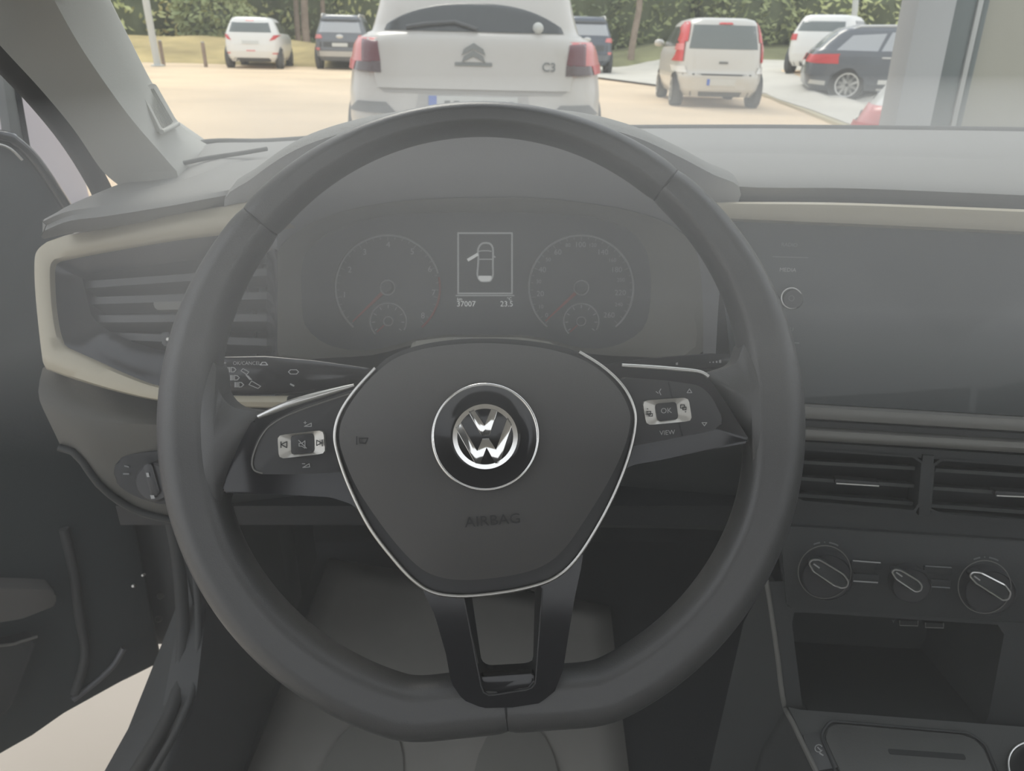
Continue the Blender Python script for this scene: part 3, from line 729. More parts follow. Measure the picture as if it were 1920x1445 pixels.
# hub body, chrome line and airbag cover
CH = [(742, 662), (704, 690), (664, 734), (638, 774), (628, 812), (634, 852), (656, 914), (692, 986), (736, 1045), (776, 1088), (812, 1110), (860, 1117), (920, 1113), (985, 1102), (1038, 1084), (1078, 1050), (1118, 990), (1154, 920), (1180, 850), (1191, 792), (1185, 756), (1165, 721), (1130, 688), (1086, 660), (1010, 641), (905, 634), (810, 642)]
ch = cr(CH, 5, True)
wp('hub_body', ch, .418, .040, M_SATIN, .002)
tube('chrome_line', D(cr(CH[1:24], 6), .4165), .0011, M_SATCH, sw, seg=10)
PADO = [(748, 668), (706, 698), (668, 740), (644, 780), (636, 814), (642, 850), (668, 912), (708, 974), (752, 1030), (790, 1066), (826, 1082), (868, 1087), (920, 1084), (980, 1074), (1026, 1056), (1062, 1024), (1102, 966), (1142, 900), (1170, 840), (1182, 790), (1176, 758), (1156, 724), (1122, 692), (1078, 668), (1004, 650), (905, 643), (814, 650)]
pad = dome('airbag_cover', D(cr(PADO, 4, True), .4125), N_, .011, .008, M_AIRBAG, sw, 10, 2.6, atD(908, 840, .4125))
PP = DP(.4125 - .0108)
# badge
bc_ = (910, 819); bd = .3995
bp0 = bmesh.new(); c3 = atD(bc_[0], bc_[1], bd); rr = 101 * bd / F
lathe(bp0, [(rr, -.006), (rr, .0), (rr * .97, .0012), (rr * .72, .0006), (rr * .64, -.0006)], c3, N_, 64)
badge = bmo('badge_disc', bp0, M_GLOSS, sw)
tube('badge_ring', D(circ(bc_[0], bc_[1], 98.5, 72), bd - .0006), .0009, M_CHROME, badge, True, 8)
EM = lambda x, y: (780 + x / 6.02, 700 + y / 6.02)
ec = EM(781, 712)
lo = D(circ(ec[0], ec[1], 61, 64), bd - .0022); l2 = D(circ(ec[0], ec[1], 52.5, 64), bd - .0022)
ringp('emblem', lo, l2, N_, .0030, M_CHROME, badge)
vv = [EM(*p) for p in [(585, 425), (655, 398), (775, 602), (848, 388), (925, 412), (832, 697), (738, 702)]]
ww = [EM(*p) for p in [(440, 610), (505, 540), (692, 892), (745, 735), (828, 732), (905, 877), (1032, 480), (1090, 570), (942, 1020), (890, 1020), (795, 815), (728, 1030), (668, 1020)]]
prism('emblem', D(vv, bd - .0022), N_, .0030, M_CHROME, badge, .0003, 2)
prism('emblem', D(ww, bd - .0022), N_, .0030, M_CHROME, badge, .0003, 2)
# moulded writing on the cover
tp = DP(.4029)
text('airbag_lettering', 'AIRBAG', tp, 924, 976, 19, M_DARKP, pad, math.radians(4.6), lift=.0001, sx=1.12)
decal('horn_symbol', stroke([(669, 818), (669, 833)], 2) + stroke([(674, 822), (690, 821), (685, 831), (675, 830)], 2, True), DP(.4078), M_DARKP, pad)
# left control pod
def pod(out, d=.421): return wp('control_pod', rp(out, 14), d, .008, M_SATIN, .0012)
lp = pod([(668, 728), (560, 764), (508, 790), (484, 818), (470, 856), (470, 880), (486, 889), (560, 889), (668, 884)])
rpd = pod([(1160, 706), (1250, 713), (1312, 722), (1334, 742), (1356, 786), (1350, 803), (1320, 811), (1240, 826), (1180, 838)])
tube('pod_edge', D(cr([(655, 738), (560, 770), (512, 794), (489, 820), (474, 858), (476, 880), (492, 887)], 5), .4207), .0005, M_STRIPG, lp, seg=6)
decal('pod_gap', stroke([(1254, 716), (1266, 768), (1280, 816)], 2), DP(.4208), M_BLACK, rpd)
def block(o_, i_, pod_):
    a, b = rp(o_, 9), rp(i_, 6)
    ca = (sum(p[0] for p in o_) / 4, sum(p[1] for p in o_) / 4)
    ringp('button_frame', D(angular(a, ca, 48), .4172), D(angular(b, ca, 48), .4188), N_, .005, M_SILVER, pod_, .0006)
    return prism('button', D(b, .4183), N_, .004, M_SATIN, pod_, .0006)
b1 = block([(520, 816), (606, 806), (610, 850), (523, 860)], [(545, 817), (588, 812), (589, 848), (546, 852)], lp)
b2 = block([(1205, 751), (1291, 745), (1298, 789), (1212, 797)], [(1228, 757), (1268, 753), (1272, 785), (1233, 790)], rpd)
qf, qb = DP(.4168), DP(.4176)
decal('skip_symbol', stroke([(527, 833), (538, 828), (538, 839)], 1.6, True) + stroke([(527, 828), (527, 839)], 1.6), qf, M_DARKP, lp)
decal('skip_symbol', stroke([(594, 825), (603, 830), (594, 835)], 1.6, True) + stroke([(604.5, 824), (604.5, 836)], 1.6), qf, M_DARKP, lp)
decal('mute_symbol', stroke([(561, 836), (566, 836), (572, 840), (572, 826), (566, 831), (561, 831)], 1.4, True) + stroke([(560, 825), (575, 840)], 1.4), qb, M_MARK, lp)
qp = DP(.4207)
decal('volume_symbol', stroke([(571, 799), (584, 799), (584, 793)], 1.5, True) + stroke([(570, 792), (575, 792)], 1.4) + stroke([(572.5, 789.5), (572.5, 794.5)], 1.4), qp, M_MARK, lp)
decal('volume_symbol', stroke([(568, 876), (581, 875), (580, 869)], 1.5, True) + stroke([(567, 869), (572, 869)], 1.4), qp, M_MARK, lp)
text('button_lettering', 'OK', qb, 1249, 770, 10, M_MARK, rpd, math.radians(3))
text('button_lettering', 'VIEW', qp, 1251, 811, 8.5, M_MARK, rpd, math.radians(4))
decal('scroll_symbol', stroke([(1288, 736), (1292.5, 729), (1297, 736)], 1.5, True), qp, M_MARK, rpd)
decal('scroll_symbol', stroke([(1316, 792), (1320.5, 798), (1325, 792)], 1.5, True), qp, M_MARK, rpd)
decal('speech_symbol', stroke([(1230, 734), (1234, 737)], 1.5) + stroke([(1239, 729), (1236, 734), (1239, 740)], 1.5), qp, M_MARK, rpd)
for (x, y, s) in ((1218, 775, -1), (1281, 763, 1)):
    decal('page_symbol', stroke([(x - 5, y - 4), (x + 2, y - 4), (x + 2, y + 2), (x - 5, y + 2)], 1.5, True) + stroke([(x - 1, y), (x + 5, y), (x + 5, y + 5), (x - 1, y + 5)], 1.5, True) + [[(x - 2 + 4 * s, y - 8 * -s), (x + 2 + 4 * s, y - 8 * -s), (x + 4 * s, y - 10 * -s)]], qf, M_DARKP, rpd)
# ================================================================== LEFT VENT, SWITCH
lv = empty('air_vent', atD(230, 720, .63), 'slatted dashboard air vent at the far left beside the door', 'air vent')
vi = cr([(520, 416), (440, 436), (330, 450), (210, 470), (130, 485), (108, 490), (101, 500), (100, 525), (103, 575), (110, 620), (118, 645), (126, 652), (180, 676), (240, 703), (300, 724), (400, 740), (520, 742)], 3)
vc = (300, 590); vo_ = angular(vi, vc, 72)
vin = angular(rp([(500, 470), (388, 484), (250, 502), (152, 516), (160, 545), (172, 595), (206, 622), (260, 645), (313, 660), (500, 690)], 10), vc, 72)
v1 = DP(.587); v2 = DP(.620)
rows = [v1.pts(vo_), [p.lerp(q, .35) for p, q in zip(v1.off(-.002).pts(vo_), v1.off(-.004).pts(vin))], v1.off(-.012).pts(vin), v2.off(-.03).pts(vin)]
loft('vent_surround', rows, M_GLOSS, lv, closed=True)
prism('vent_back', v2.off(-.028).pts(vin), v2.n, .004, M_BLACK, lv)
for (a, b, t) in (((146, 505), (500, 462), 15), ((160, 532), (500, 508), 16), ((172, 562), (500, 552), 17), ((185, 596), (500, 594), 18), ((205, 628), (500, 640), 18)):
    p0, p1 = DP(.605).hit(*a), DP(.605).hit(*b); tn = (AX * .022 + UP * -.006)
    up = UP * .0022; v = [p0 + up, p1 + up, p1 + up + tn, p0 + up + tn, p0 - up * 1.6, p1 - up * 1.6, p1 - up * 1.6 + tn, p0 - up * 1.6 + tn]
    mk('slat', v, [(0, 1, 2, 3), (4, 5, 6, 7), (0, 1, 5, 4), (1, 2, 6, 5), (2, 3, 7, 6), (3, 0, 4, 7)], mat('vent_slat', (.05, .05, .05), .4), lv)
prism('slat_tab', DP(.597).pts(rp([(286, 566), (400, 562), (400, 578), (292, 581)], 4)), N_, .02, M_LOW, lv, .001)
prism('vent_wheel', DP(.597).pts(rp([(302, 622), (318, 622), (318, 650), (304, 648)], 4)), N_, .02, M_SATIN, lv, .001)
bq = bmesh.new(); lathe(bq, [(.0016, -.002), (.0016, .0004), (.001, .001)], DP(.596).hit(315, 636), N_, 12); bmo('vent_wheel_dot', bq, M_SILVER, lv)
hs = empty('headlight_switch', atD(262, 930, .59), 'round black headlight switch on the lower left dash panel', 'switch')
pk = Plane(atY(255, 890, .538), V((-.05, -1, .35)))
prism('switch_plate', pk.pts(cr([(214, 880), (222, 862), (245, 852), (300, 846), (330, 860), (335, 930), (310, 945), (270, 936), (235, 920), (216, 900)], 4, True)), pk.n, .02, M_BLACK, hs, .002)
bq = bmesh.new(); lathe(bq, [(.016, -.004), (.016, .008), (.014, .010)], pk.hit(300, 900), pk.n, 28); kn = bmo('switch_knob', bq, M_SATIN, hs)
prism('switch_grip', pk.off(.012).pts(rp([(266, 872), (284, 868), (300, 925), (284, 934)], 6)), pk.n, .008, M_SATIN, hs, .001)
decal('switch_marks', [[(274, 886), (279, 886), (281, 894), (276, 894)], [(282, 928), (289, 928), (291, 934), (284, 935)]], pk.off(.0125), M_MARK, hs)
decal('lamp_symbols', stroke([(232, 888), (242, 888)], 3) + stroke([(234, 873), (242, 875)], 2.5), pk.off(.001), M_DIMK, hs)

# ================================================================== CENTRE STACK
cs = empty('center_stack', S.hit(1700, 1000), 'dark centre stack housing below the display', 'centre stack')
so2 = S.off(-.006)
def ps(name, pts, off, dep, m, parent, bevel=0, segs=2): return prism(name, S.off(off).pts(pts), S.n, dep, m, parent, bevel, segs)
ps('upper_housing', [(1300, 400), (2250, 442), (2250, 810), (1440, 770)], -.008, .03, M_BLACK, cs)
ps('vent_band', [(1478, 826), (2250, 874), (2250, 893), (1478, 842)], -.006, .02, M_STACK, cs)
ps('vent_band', [(1480, 936), (2250, 1000), (2250, 1190), (1480, 1142), (1452, 1000), (1455, 960)], -.010, .02, M_STACK, cs)
ps('vent_divider', [(1730, 852), (1752, 854), (1744, 968), (1722, 966)], -.004, .03, M_STACK, cs, .001)
ps('vent_side_cover', [(1450, 830), (1494, 834), (1486, 944), (1450, 944)], -.006, .03, M_STACK, cs)
def bar(name, a, b, w0, off, m, lift=.004, tail=0):
    t = [a, b]; bt = [(a[0], a[1] + w0), (b[0], b[1] + w0)]
    return strip(name, resample(t, 12), resample(bt, 12), S.off(off), .02, m, cs, lift)
bar('trim_bar', (1500, 758), (2250, 803), 27, .004, M_STRIPG, .003)
bar('trim_groove', (1500, 786), (2250, 831), 14, -.004, M_STACK, 0)
bar('trim_bar', (1500, 801), (2250, 846), 24, .002, M_STRIPG, .004)
dsn = empty('touch_display', S.hit(1700, 760), 'large switched-off glossy touch display right of the steering wheel', 'display')
M_SCREEN = mat('screen_glass', (.028, .036, .036), .4, coat=.3)
ps('screen_glass', rp([(1340, 411), (1400, 415), (1600, 424), (2250, 456), (2250, 800), (1920, 780), (1440, 751), (1380, 745)], 8), .0, .01, M_SCREEN, dsn, .001)
qS = S.off(.0002)
text('key_lettering', 'RADIO', qS, 1480, 459, 7, M_DIMK, dsn, -.04)
text('key_lettering', 'MEDIA', qS, 1477, 506, 7.5, M_MARK, dsn, -.04)
decal('key_divider', stroke([(1449, 481), (1515, 483)], 1.4), qS, M_DIMK, dsn)
text('key_lettering', 'MENU', qS, 1474, 617, 7, M_DIMK, dsn, -.04)
decal('key_divider', stroke([(1470, 641), (1498, 643)], 1.6), qS, M_DIMK, dsn)
bq = bmesh.new(); c3 = S.hit(1484, 560); lathe(bq, [(.0078, 0), (.0078, .009), (.0068, .0105)], c3, S.n, 32); kb = bmo('volume_knob', bq, M_SATIN, dsn)
tube('knob_ring', S.off(.0098).pts(circ(1484, 559, 19, 40)), .0007, M_SATCH, kb, True, 8)
decal('power_symbol', stroke(circ(1484, 559, 5, 14), 1.3, True), S.off(.0107), M_DIMK, kb)
def cvent(label, q, slats, tab):
    o = empty('air_vent', S.hit(*q[3]), label, 'air vent')
    ctr = (sum(p[0] for p in q) / 4, sum(p[1] for p in q) / 4)
    a = angular(rp(q, 6), ctr, 48); b = [(ctr[0] + (x - ctr[0]) * .97, ctr[1] + (y - ctr[1]) * .93) for x, y in a]
    rows = [S.off(-.008).pts(a), S.off(-.004).pts(a), S.off(-.004).pts(b), S.off(-.045).pts(b)]
    loft('vent_frame', rows, M_STACK, o, closed=True)
    prism('vent_back', S.off(-.044).pts(b), S.n, .003, M_BLACK, o)
    for a0, b0 in slats:
        p0, p1 = S.off(-.012).hit(*a0), S.off(-.012).hit(*b0); tn = -S.n * .022 - V((0, 0, .004)); up = V((0, 0, .0016))
        v = [p0 + up, p1 + up, p1 + up + tn, p0 + up + tn, p0 - up, p1 - up, p1 - up + tn, p0 - up + tn]
        mk('slat', v, [(0, 1, 2, 3), (4, 5, 6, 7), (0, 1, 5, 4), (1, 2, 6, 5), (2, 3, 7, 6), (3, 0, 4, 7)], mat('slat_grey', (.085, .09, .087), .4), o)
    t = prism('slat_tab', S.off(-.006).pts(rp(tab, 2)), S.n, .012, M_SATIN, o, .0006)
    tube('tab_edge', S.off(-.0052).pts([(tab[3][0] + 2, tab[3][1] - 1), (tab[2][0] - 2, tab[2][1] - 1)]), .0008, M_SATCH, t, seg=8)
cvent('dark slatted air vent under the display, nearest the steering wheel', [(1492, 838), (1732, 856), (1724, 962), (1484, 940)], [((1500, 866), (1716, 878)), ((1496, 897), (1714, 911)), ((1492, 928), (1712, 944))], [(1566, 898), (1650, 904), (1650, 912), (1566, 907)])
cvent('dark slatted air vent under the display at the right edge', [(1750, 858), (2000, 876), (1996, 986), (1742, 964)], [((1754, 881), (1990, 896)), ((1750, 915), (1990, 931)), ((1746, 948), (1990, 965))], [(1866, 920), (1960, 926), (1960, 934), (1866, 930)])
cl = empty('climate_panel', S.hit(1700, 1140), 'climate control panel with three rotary knobs below the vents', 'climate panel')
ps('panel_plate', rp([(1462, 985), (2250, 1035), (2250, 1190), (1476, 1140)], 8), -.004, .012, M_STACK, cl, .002)
KN = [((1546, 1072), 50, [(1517, 1056), (1522, 1049), (1536, 1049), (1582, 1077), (1591, 1090), (1588, 1100), (1577, 1102), (1563, 1097), (1525, 1071)]),
      ((1702, 1088), 38, [(1672, 1072), (1677, 1067), (1689, 1069), (1722, 1089), (1729, 1098), (1726, 1107), (1716, 1109), (1680, 1085)]),
      ((1846, 1100), 50, [(1818, 1079), (1823, 1072), (1838, 1073), (1885, 1097), (1895, 1111), (1891, 1123), (1880, 1125), (1830, 1093)])]
for i, ((cx_, cy_), r_, ptr) in enumerate(KN):
    c3 = S.off(-.004).hit(cx_, cy_); rm = (S.hit(cx_ + r_, cy_) - S.hit(cx_, cy_)).length
    bq = bmesh.new(); lathe(bq, [(rm, 0), (rm, .010), (rm * .94, .012), (rm * .9, .011)], c3, S.n, 40)
    kn = bmo('rotary_knob', bq, M_SATIN, cl)
    qk = S.off(.016)
    prism('pointer_grip', qk.pts(rp(ptr, 3)), S.n, .008, M_STACK, kn, .0008)
    tube('pointer_outline', qk.off(.0002).pts(rp(ptr, 4)), .0009, M_SATCH, kn, True, 6)
    decal('pointer_line', stroke([(ptr[0][0] + 9, ptr[0][1] + 1), (ptr[0][0] + 19, ptr[0][1] + 8)], 2.5), qk, M_MARK, kn)
    if i != 1:
        mk_ = []
        for a0, a1 in ((112, 100), (80, 62), (90.5, 89.5)): mk_ += stroke(arc(cx_, cy_ - 3, r_ * 1.06, a0, a1, 4), 2.6)
        decal('scale_marks', mk_, S.off(-.0034), M_DIMK, cl)
        tube('scale_ring', S.off(.0085).pts(circ(cx_, cy_, r_ * .99, 48)), .0004, M_STRIPG, kn, True, 6)
for a, b, m in (((1599, 1051), (1651, 1055), M_MARK), ((1597, 1089), (1646, 1092), M_MARK), ((1735, 1061), (1784, 1064), M_DIMK), ((1735, 1099), (1781, 1102), M_DIMK)):
    x0, x1 = a[0], b[0]
    bt = prism('push_button', S.off(-.002).pts(rp([(x0 - 2, a[1] - (14 if a[1] > 1070 else 0)), (x1 + 2, b[1] - (14 if a[1] > 1070 else 0)), (x1 + 2, b[1] + (0 if a[1] > 1070 else 14)), (x0 - 2, a[1] + (0 if a[1] > 1070 else 14))], 2)), S.n, .004, M_STACK, cl, .0004)
    tube('indicator_line', S.off(-.0016).pts([a, b]), .0006, m, bt, seg=6)
# ================================================================== CENTRE CONSOLE
cn = empty('center_console', V((.28, .38, .2)), 'dark centre console with storage cubby and lidded tray', 'centre console')
T0, T1 = S.hit(1505, 1338), S.hit(1850, 1362)
tn = (T1 - T0).cross(V((0, -1, -.12))).normalized()
if tn.z < 0: tn = -tn
T = Plane(T0, tn)
# cubby : opening ring, walls, back
cq = [(1482, 1146), (1886, 1172), (1850, 1362), (1506, 1336)]
cc_ = (1680, 1250); ca = angular(rp(cq, 14), cc_, 64)
outer = angular([(1440, 1085), (2150, 1140), (2150, 1400), (1480, 1360), (1472, 1320)], cc_, 64)
M_CUB = mat('cubby_black', (.022, .024, .023), .7)
rows = [S.off(-.012).pts(outer), S.off(-.010).pts(ca), [p + V((0, .10, -.012)) for p in S.off(-.010).pts(ca)]]
loft('cubby_surround', rows[:2], M_STACK, cn, closed=True)
cb = loft('cubby_liner', rows[1:], M_CUB, cn, closed=True)
mk('cubby_back', rows[2], [tuple(range(64))], M_CUB, cn)
for x0, x1, y in ((1687, 1721, 1163), (1735, 1769, 1167)):
    p = S.off(-.03)
    prism('usb_port', p.pts([(x0, y), (x1, y + 1), (x1, y + 10), (x0, y + 9)]), S.n, .01, M_CUB, cn)
    tube('port_edge', p.off(.0004).pts([(x0, y), (x0, y + 9), (x1, y + 10), (x1, y + 1)]), .0004, M_STRIPG, cn, seg=6)
text('port_symbol', 'Y', S.off(-.03), 1675, 1165, 6, M_DIMK, cn)
prism('console_top', T.pts([(1478, 1325), (1500, 1330), (2150, 1380), (2300, 1700), (1640, 1700), (1536, 1445)]), T.n, .03, mat('console_plastic', (.085, .088, .083), .6, grain=(700, .2)), cn)
lid = rp([(1545, 1378), (1560, 1356), (1815, 1378), (1842, 1398), (1900, 1540), (1610, 1520)], 12)
prism('tray_lid', T.off(.003).pts(lid), T.n, .006, mat('lid_plastic', (.105, .107, .10), .55, grain=(700, .2)), cn, .0012)
tube('lid_rim', T.off(.002).pts(rp([(1538, 1378), (1556, 1351), (1818, 1374), (1848, 1396), (1908, 1545), (1600, 1525)], 12)), .0012, M_STACK, cn, True, 6)
prism('lid_slot', T.off(.0034).pts(rp([(1664, 1403), (1808, 1413), (1812, 1424), (1668, 1413)], 4)), T.n, .002, M_CUB, cn)
sb_ = prism('start_stop_button', T.off(.002).pts(rp([(1504, 1376), (1540, 1372), (1574, 1438), (1532, 1444)], 5)), T.n, .005, mat('btn_plastic', (.08, .082, .08), .5), cn, .0008)
decal('button_symbol', stroke(arc(1535, 1403, 7, 30, 330, 10), 1.6) + stroke([(1533, 1401), (1539, 1407)], 2) + stroke([(1537, 1412), (1543, 1416)], 2.5), T.off(.0022), M_MARK, sb_)
prism('console_button', T.off(.002).pts(rp([(1536, 1448), (1576, 1444), (1600, 1490), (1560, 1496)], 5)), T.n, .005, M_STACK, cn, .0008)
# side wall with its pale edge line
ed = cr([(1437, 1086), (1448, 1160), (1458, 1230), (1470, 1318), (1490, 1362), (1530, 1445), (1580, 1550)], 5)
def edge3(p):
    return S.off(-.012).hit(*p) if p[1] < 1330 else T.off(.001).hit(*p)
e3 = [edge3(p) for p in ed]
tube('edge_trim', e3, .0022, M_STRIPG, cn)
rows = [e3, [p + V((-.012, .004, -.05)) for p in e3], [V((p.x - .03, p.y + .01, .2)) for p in e3]]
loft('side_wall', rows, mat('console_side', (.05, .053, .05), .8), cn)
bq = bmesh.new(); gk_ = T.hit(1975, 1470); lathe(bq, [(.03, 0), (.03, .006), (.024, .014), (.012, .03), (.010, .07)], gk_, T.n, 36)
gs = empty('gear_selector', gk_, 'gear lever boot with chrome ring at the bottom right corner', 'gear lever')
bmo('gear_boot', bq, M_BLACK, gs)
up_ = T.off(.007); uu = T.n.orthogonal().normalized(); vv_ = T.n.cross(uu)
tube('boot_ring', [gk_ + T.n * .007 + (uu * math.cos(a) + vv_ * math.sin(a)) * .03 for a in [2 * math.pi * i / 48 for i in range(48)]], .0016, M_SATCH, gs, True, 8)
# ================================================================== CARS OUTSIDE
M_TYRE = mat('tyre', (.06, .058, .055), .85)
M_ALLOY = mat('alloy', (.62, .61, .58), .35, metal=.5)
M_GLASSD = mat('car_glass', (.16, .18, .175), .12)
M_GLASSB = mat('car_glass_black', (.06, .065, .065), .15)
M_LAMPR = mat('lamp_red', (.62, .06, .06), .25)
M_LAMPP = mat('lamp_pink', (.72, .22, .21), .25)
M_LAMPD = mat('lamp_dark', (.16, .055, .065), .2)
M_LAMPW = mat('lamp_clear', (.75, .74, .70), .25)
M_PLATE = mat('plate_white', (.62, .62, .58), .6)
M_PLATEB = mat('plate_blue', (.10, .18, .55), .6)
M_PLTXT = mat('plate_letters', (.12, .12, .12), .6)
M_BUMP = mat('bumper_black', (.085, .088, .09), .6)
class Car:
    """rear of the car at y = 0, nose towards +y; slices (z, half width, rear y, front y)"""
    def __init__(s, name, label, levels, L, paint, n=5.0):
        s.lv = levels; s.n = n; s.L = L; s.root = empty(name, (0, 0, 0), label, 'car')
        zs = []
        for a, b in zip(levels, levels[1:]):
            k = max(2, int((b[0] - a[0]) / .035)); zs += [a[0] + (b[0] - a[0]) * i / k for i in range(k)]
        zs.append(levels[-1][0]); rows = []
        for z in zs:
            w, y0, y1 = s.at(z); row = []
            for i in range(56):
                a = 2 * math.pi * i / 56; c, sn = math.cos(a), math.sin(a); e = 2 / s.n
                row.append(V((w * math.copysign(abs(c) ** e, c), (y0 + y1) / 2 + (y1 - y0) / 2 * math.copysign(abs(sn) ** e, sn), z)))
            rows.append(row)
        s.body = loft('body', rows, paint, s.root, closed=True, local=True, caps=True, angle=45)
    def at(s, z):
        l = s.lv
        if z <= l[0][0]: return l[0][1:]
        for a, b in zip(l, l[1:]):
            if z <= b[0]:
                t = (z - a[0]) / (b[0] - a[0]); return tuple(a[k] + (b[k] - a[k]) * t for k in (1, 2, 3))
        return l[-1][1:]
    def nrm(s, x, y, z):
        w, y0, y1 = s.at(z); ly = (y1 - y0) / 2; c = (y0 + y1) / 2; k = s.n - 1
        g = V((math.copysign(min(1, abs(x) / w) ** k / w, x), math.copysign(min(1, abs(y - c) / ly) ** k / ly, y - c), 0))
        return g.normalized() if g.length > 1e-9 else V((0, -1, 0))
    def rear(s, x, z, e=.006):
        w, y0, y1 = s.at(z); x = max(-w * .999, min(w * .999, x)); k = (1 - (abs(x) / w) ** s.n) ** (1 / s.n)
        y = (y0 + y1) / 2 - (y1 - y0) / 2 * k
        return V((x, y, z)) + s.nrm(x, y, z) * e
    def side(s, y, z, sg, e=.006):
        w, y0, y1 = s.at(z); c = (y0 + y1) / 2; ly = (y1 - y0) / 2; y = max(c - ly * .9999, min(c + ly * .9999, y)); x = sg * w * (1 - (abs(y - c) / ly) ** s.n) ** (1 / s.n)
        return V((x, y, z)) + s.nrm(x, y, z) * e
    def patch(s, name, fn, m, kind='rear', sg=1, nu=10, nv=6, e=.006, parent=None):
        f = (lambda a, b: s.rear(a, b, e)) if kind == 'rear' else (lambda a, b: s.side(a, b, sg, e))
        rows = [[f(*fn(i / nu, j / nv)) for i in range(nu + 1)] for j in range(nv + 1)]
        ins = V((0, .03, 0)) if kind == 'rear' else V((-sg * .03, 0, 0))
        g = [[p + ins for p in rows[0]]] + rows + [[p + ins for p in rows[-1]]]
        g = [[r[0] + ins] + r + [r[-1] + ins] for r in g]
        return loft(name, g, m, parent or s.root, local=True, angle=60)
    def quad(s, name, c, m, **k):
        a, b, cc, d = [V(p) for p in c]                          # bl, br, tr, tl
        return s.patch(name, lambda u, v: tuple(a.lerp(b, u).lerp(d.lerp(cc, u), v)), m, **k)
    def wheel(s, y, sg, r=.31, wd=.21, spokes=0, inset=.0, m_rim=None):
        w = s.at(.45)[0] - inset; c = V((sg * (w - wd / 2 + .004), y, r)); ax = V((sg, 0, 0))
        b = bmesh.new(); lathe(b, [(r * .6, -wd / 2), (r * .96, -wd / 2), (r, -wd * .38), (r, wd * .38), (r * .95, wd / 2), (r * .70, wd / 2 + .004)], c, ax, 32)
        t = bmo('wheel', b, M_TYRE, s.root, True)
        b = bmesh.new(); lathe(b, [(r * .68, wd / 2 - .02), (r * .70, wd / 2 + .010), (r * .64, wd / 2 + .010), (r * .60, wd / 2 + .0)], c, ax, 32)
        bmo('wheel_rim', b, m_rim or M_ALLOY, t, True)
        if spokes:
            for k in range(spokes):
                a = 2 * math.pi * k / spokes + .3; d = V((0, math.cos(a), math.sin(a))); q = V((0, -d.z, d.y)); o_ = c + ax * (wd / 2 + .004)
                v = [o_ + d * .03 + q * .035, o_ + d * .03 - q * .035, o_ + d * r * .66 - q * .022, o_ + d * r * .66 + q * .022]
                prism('wheel_spoke', v, ax, .02, M_ALLOY, t, local=True)
        b = bmesh.new(); ys = s.at(.45)[0]
        lathe(b, [(r * 1.10, -.12), (r * 1.10, -.02)], V((sg * ys, y, r * 1.06)), ax, 32)
        bmo('wheel_arch', b, M_BUMP, s.root, True)
        return t
    def plate(s, z, w=.52, h=.11, blue=True, txt=None, x=0):
        p = s.quad('license_plate', [(x - w / 2, z), (x + w / 2, z), (x + w / 2, z + h), (x - w / 2, z + h)], M_PLATE, e=.014)
        if blue: s.quad('plate_band', [(x - w / 2, z), (x - w / 2 + .05, z), (x - w / 2 + .05, z + h), (x - w / 2, z + h)], M_PLATEB, e=.018, nu=2, nv=2, parent=p)
        if txt:
            n = len(txt); x0 = x - w / 2 + .10
            for i, wd in enumerate(txt):
                if wd: s.quad('plate_character', [(x0 + i * .058, z + .022), (x0 + i * .058 + wd, z + .022), (x0 + i * .058 + wd, z + .088), (x0 + i * .058, z + .088)], M_PLTXT, e=.018, nu=1, nv=1, parent=p)
    def mirror(s, sg, y, z, m):
        w = s.at(z)[0]; b = bmesh.new(); bmesh.ops.create_icosphere(b, subdivisions=2, radius=1)
        for v in b.verts: v.co = V((v.co.x * .11, v.co.y * .06, v.co.z * .075)) + V((sg * (w + .10), y, z))
        bmo('door_mirror', b, m, s.root, True)
    def place(s, loc, yaw, scale=1.0):
        s.root.location = loc
        s.root.rotation_euler = (0, math.radians(1.3) if loc.y > 4 else 0, math.radians(yaw)); s.root.scale = (scale,) * 3
# --- the near car straight ahead
M_WHITEW = mat('paint_warm_white', (.56, .53, .48), .3, coat=.3)
M_WHITE = mat('paint_white', (.78, .77, .73), .3, coat=.3)
c = Car('car', 'white hatchback with dark rear window parked straight ahead', [(.18, .80, .10, 3.9), (.30, .86, .02, 3.96), (.50, .885, -.02, 4.0), (.66, .885, .02, 4.0), (.80, .868, .06, 3.98), (.88, .855, .085, 3.95), (.95, .835, .10, 3.85), (.99, .80, .12, 3.6), (1.03, .715, .15, 3.2), (1.15, .675, .22, 2.95), (1.30, .64, .33, 2.72), (1.41, .61, .40, 2.5), (1.46, .55, .50, 2.3), (1.475, .40, .75, 2.0)], 4, M_WHITEW, 6)
def rw(u, v):
    x = -.565 + 1.13 * u
    top = 1.045 + .15 * (1 - abs((x) / .60) ** 2.6)
    return x * (1 - .03 * v), 1.032 + (top - 1.032) * v
c.patch('rear_window', rw, M_GLASSB, nu=28, nv=6)
c.quad('tailgate_panel', [(-.60, .70), (.60, .70), (.68, 1.02), (-.68, 1.02)], M_WHITEW, nu=20, nv=8, e=.016)
c.quad('tailgate_seam', [(-.56, .672), (.56, .672), (.60, .70), (-.60, .70)], mat('seam_grey', (.34, .32, .29), .5), nu=20, nv=2, e=.003)
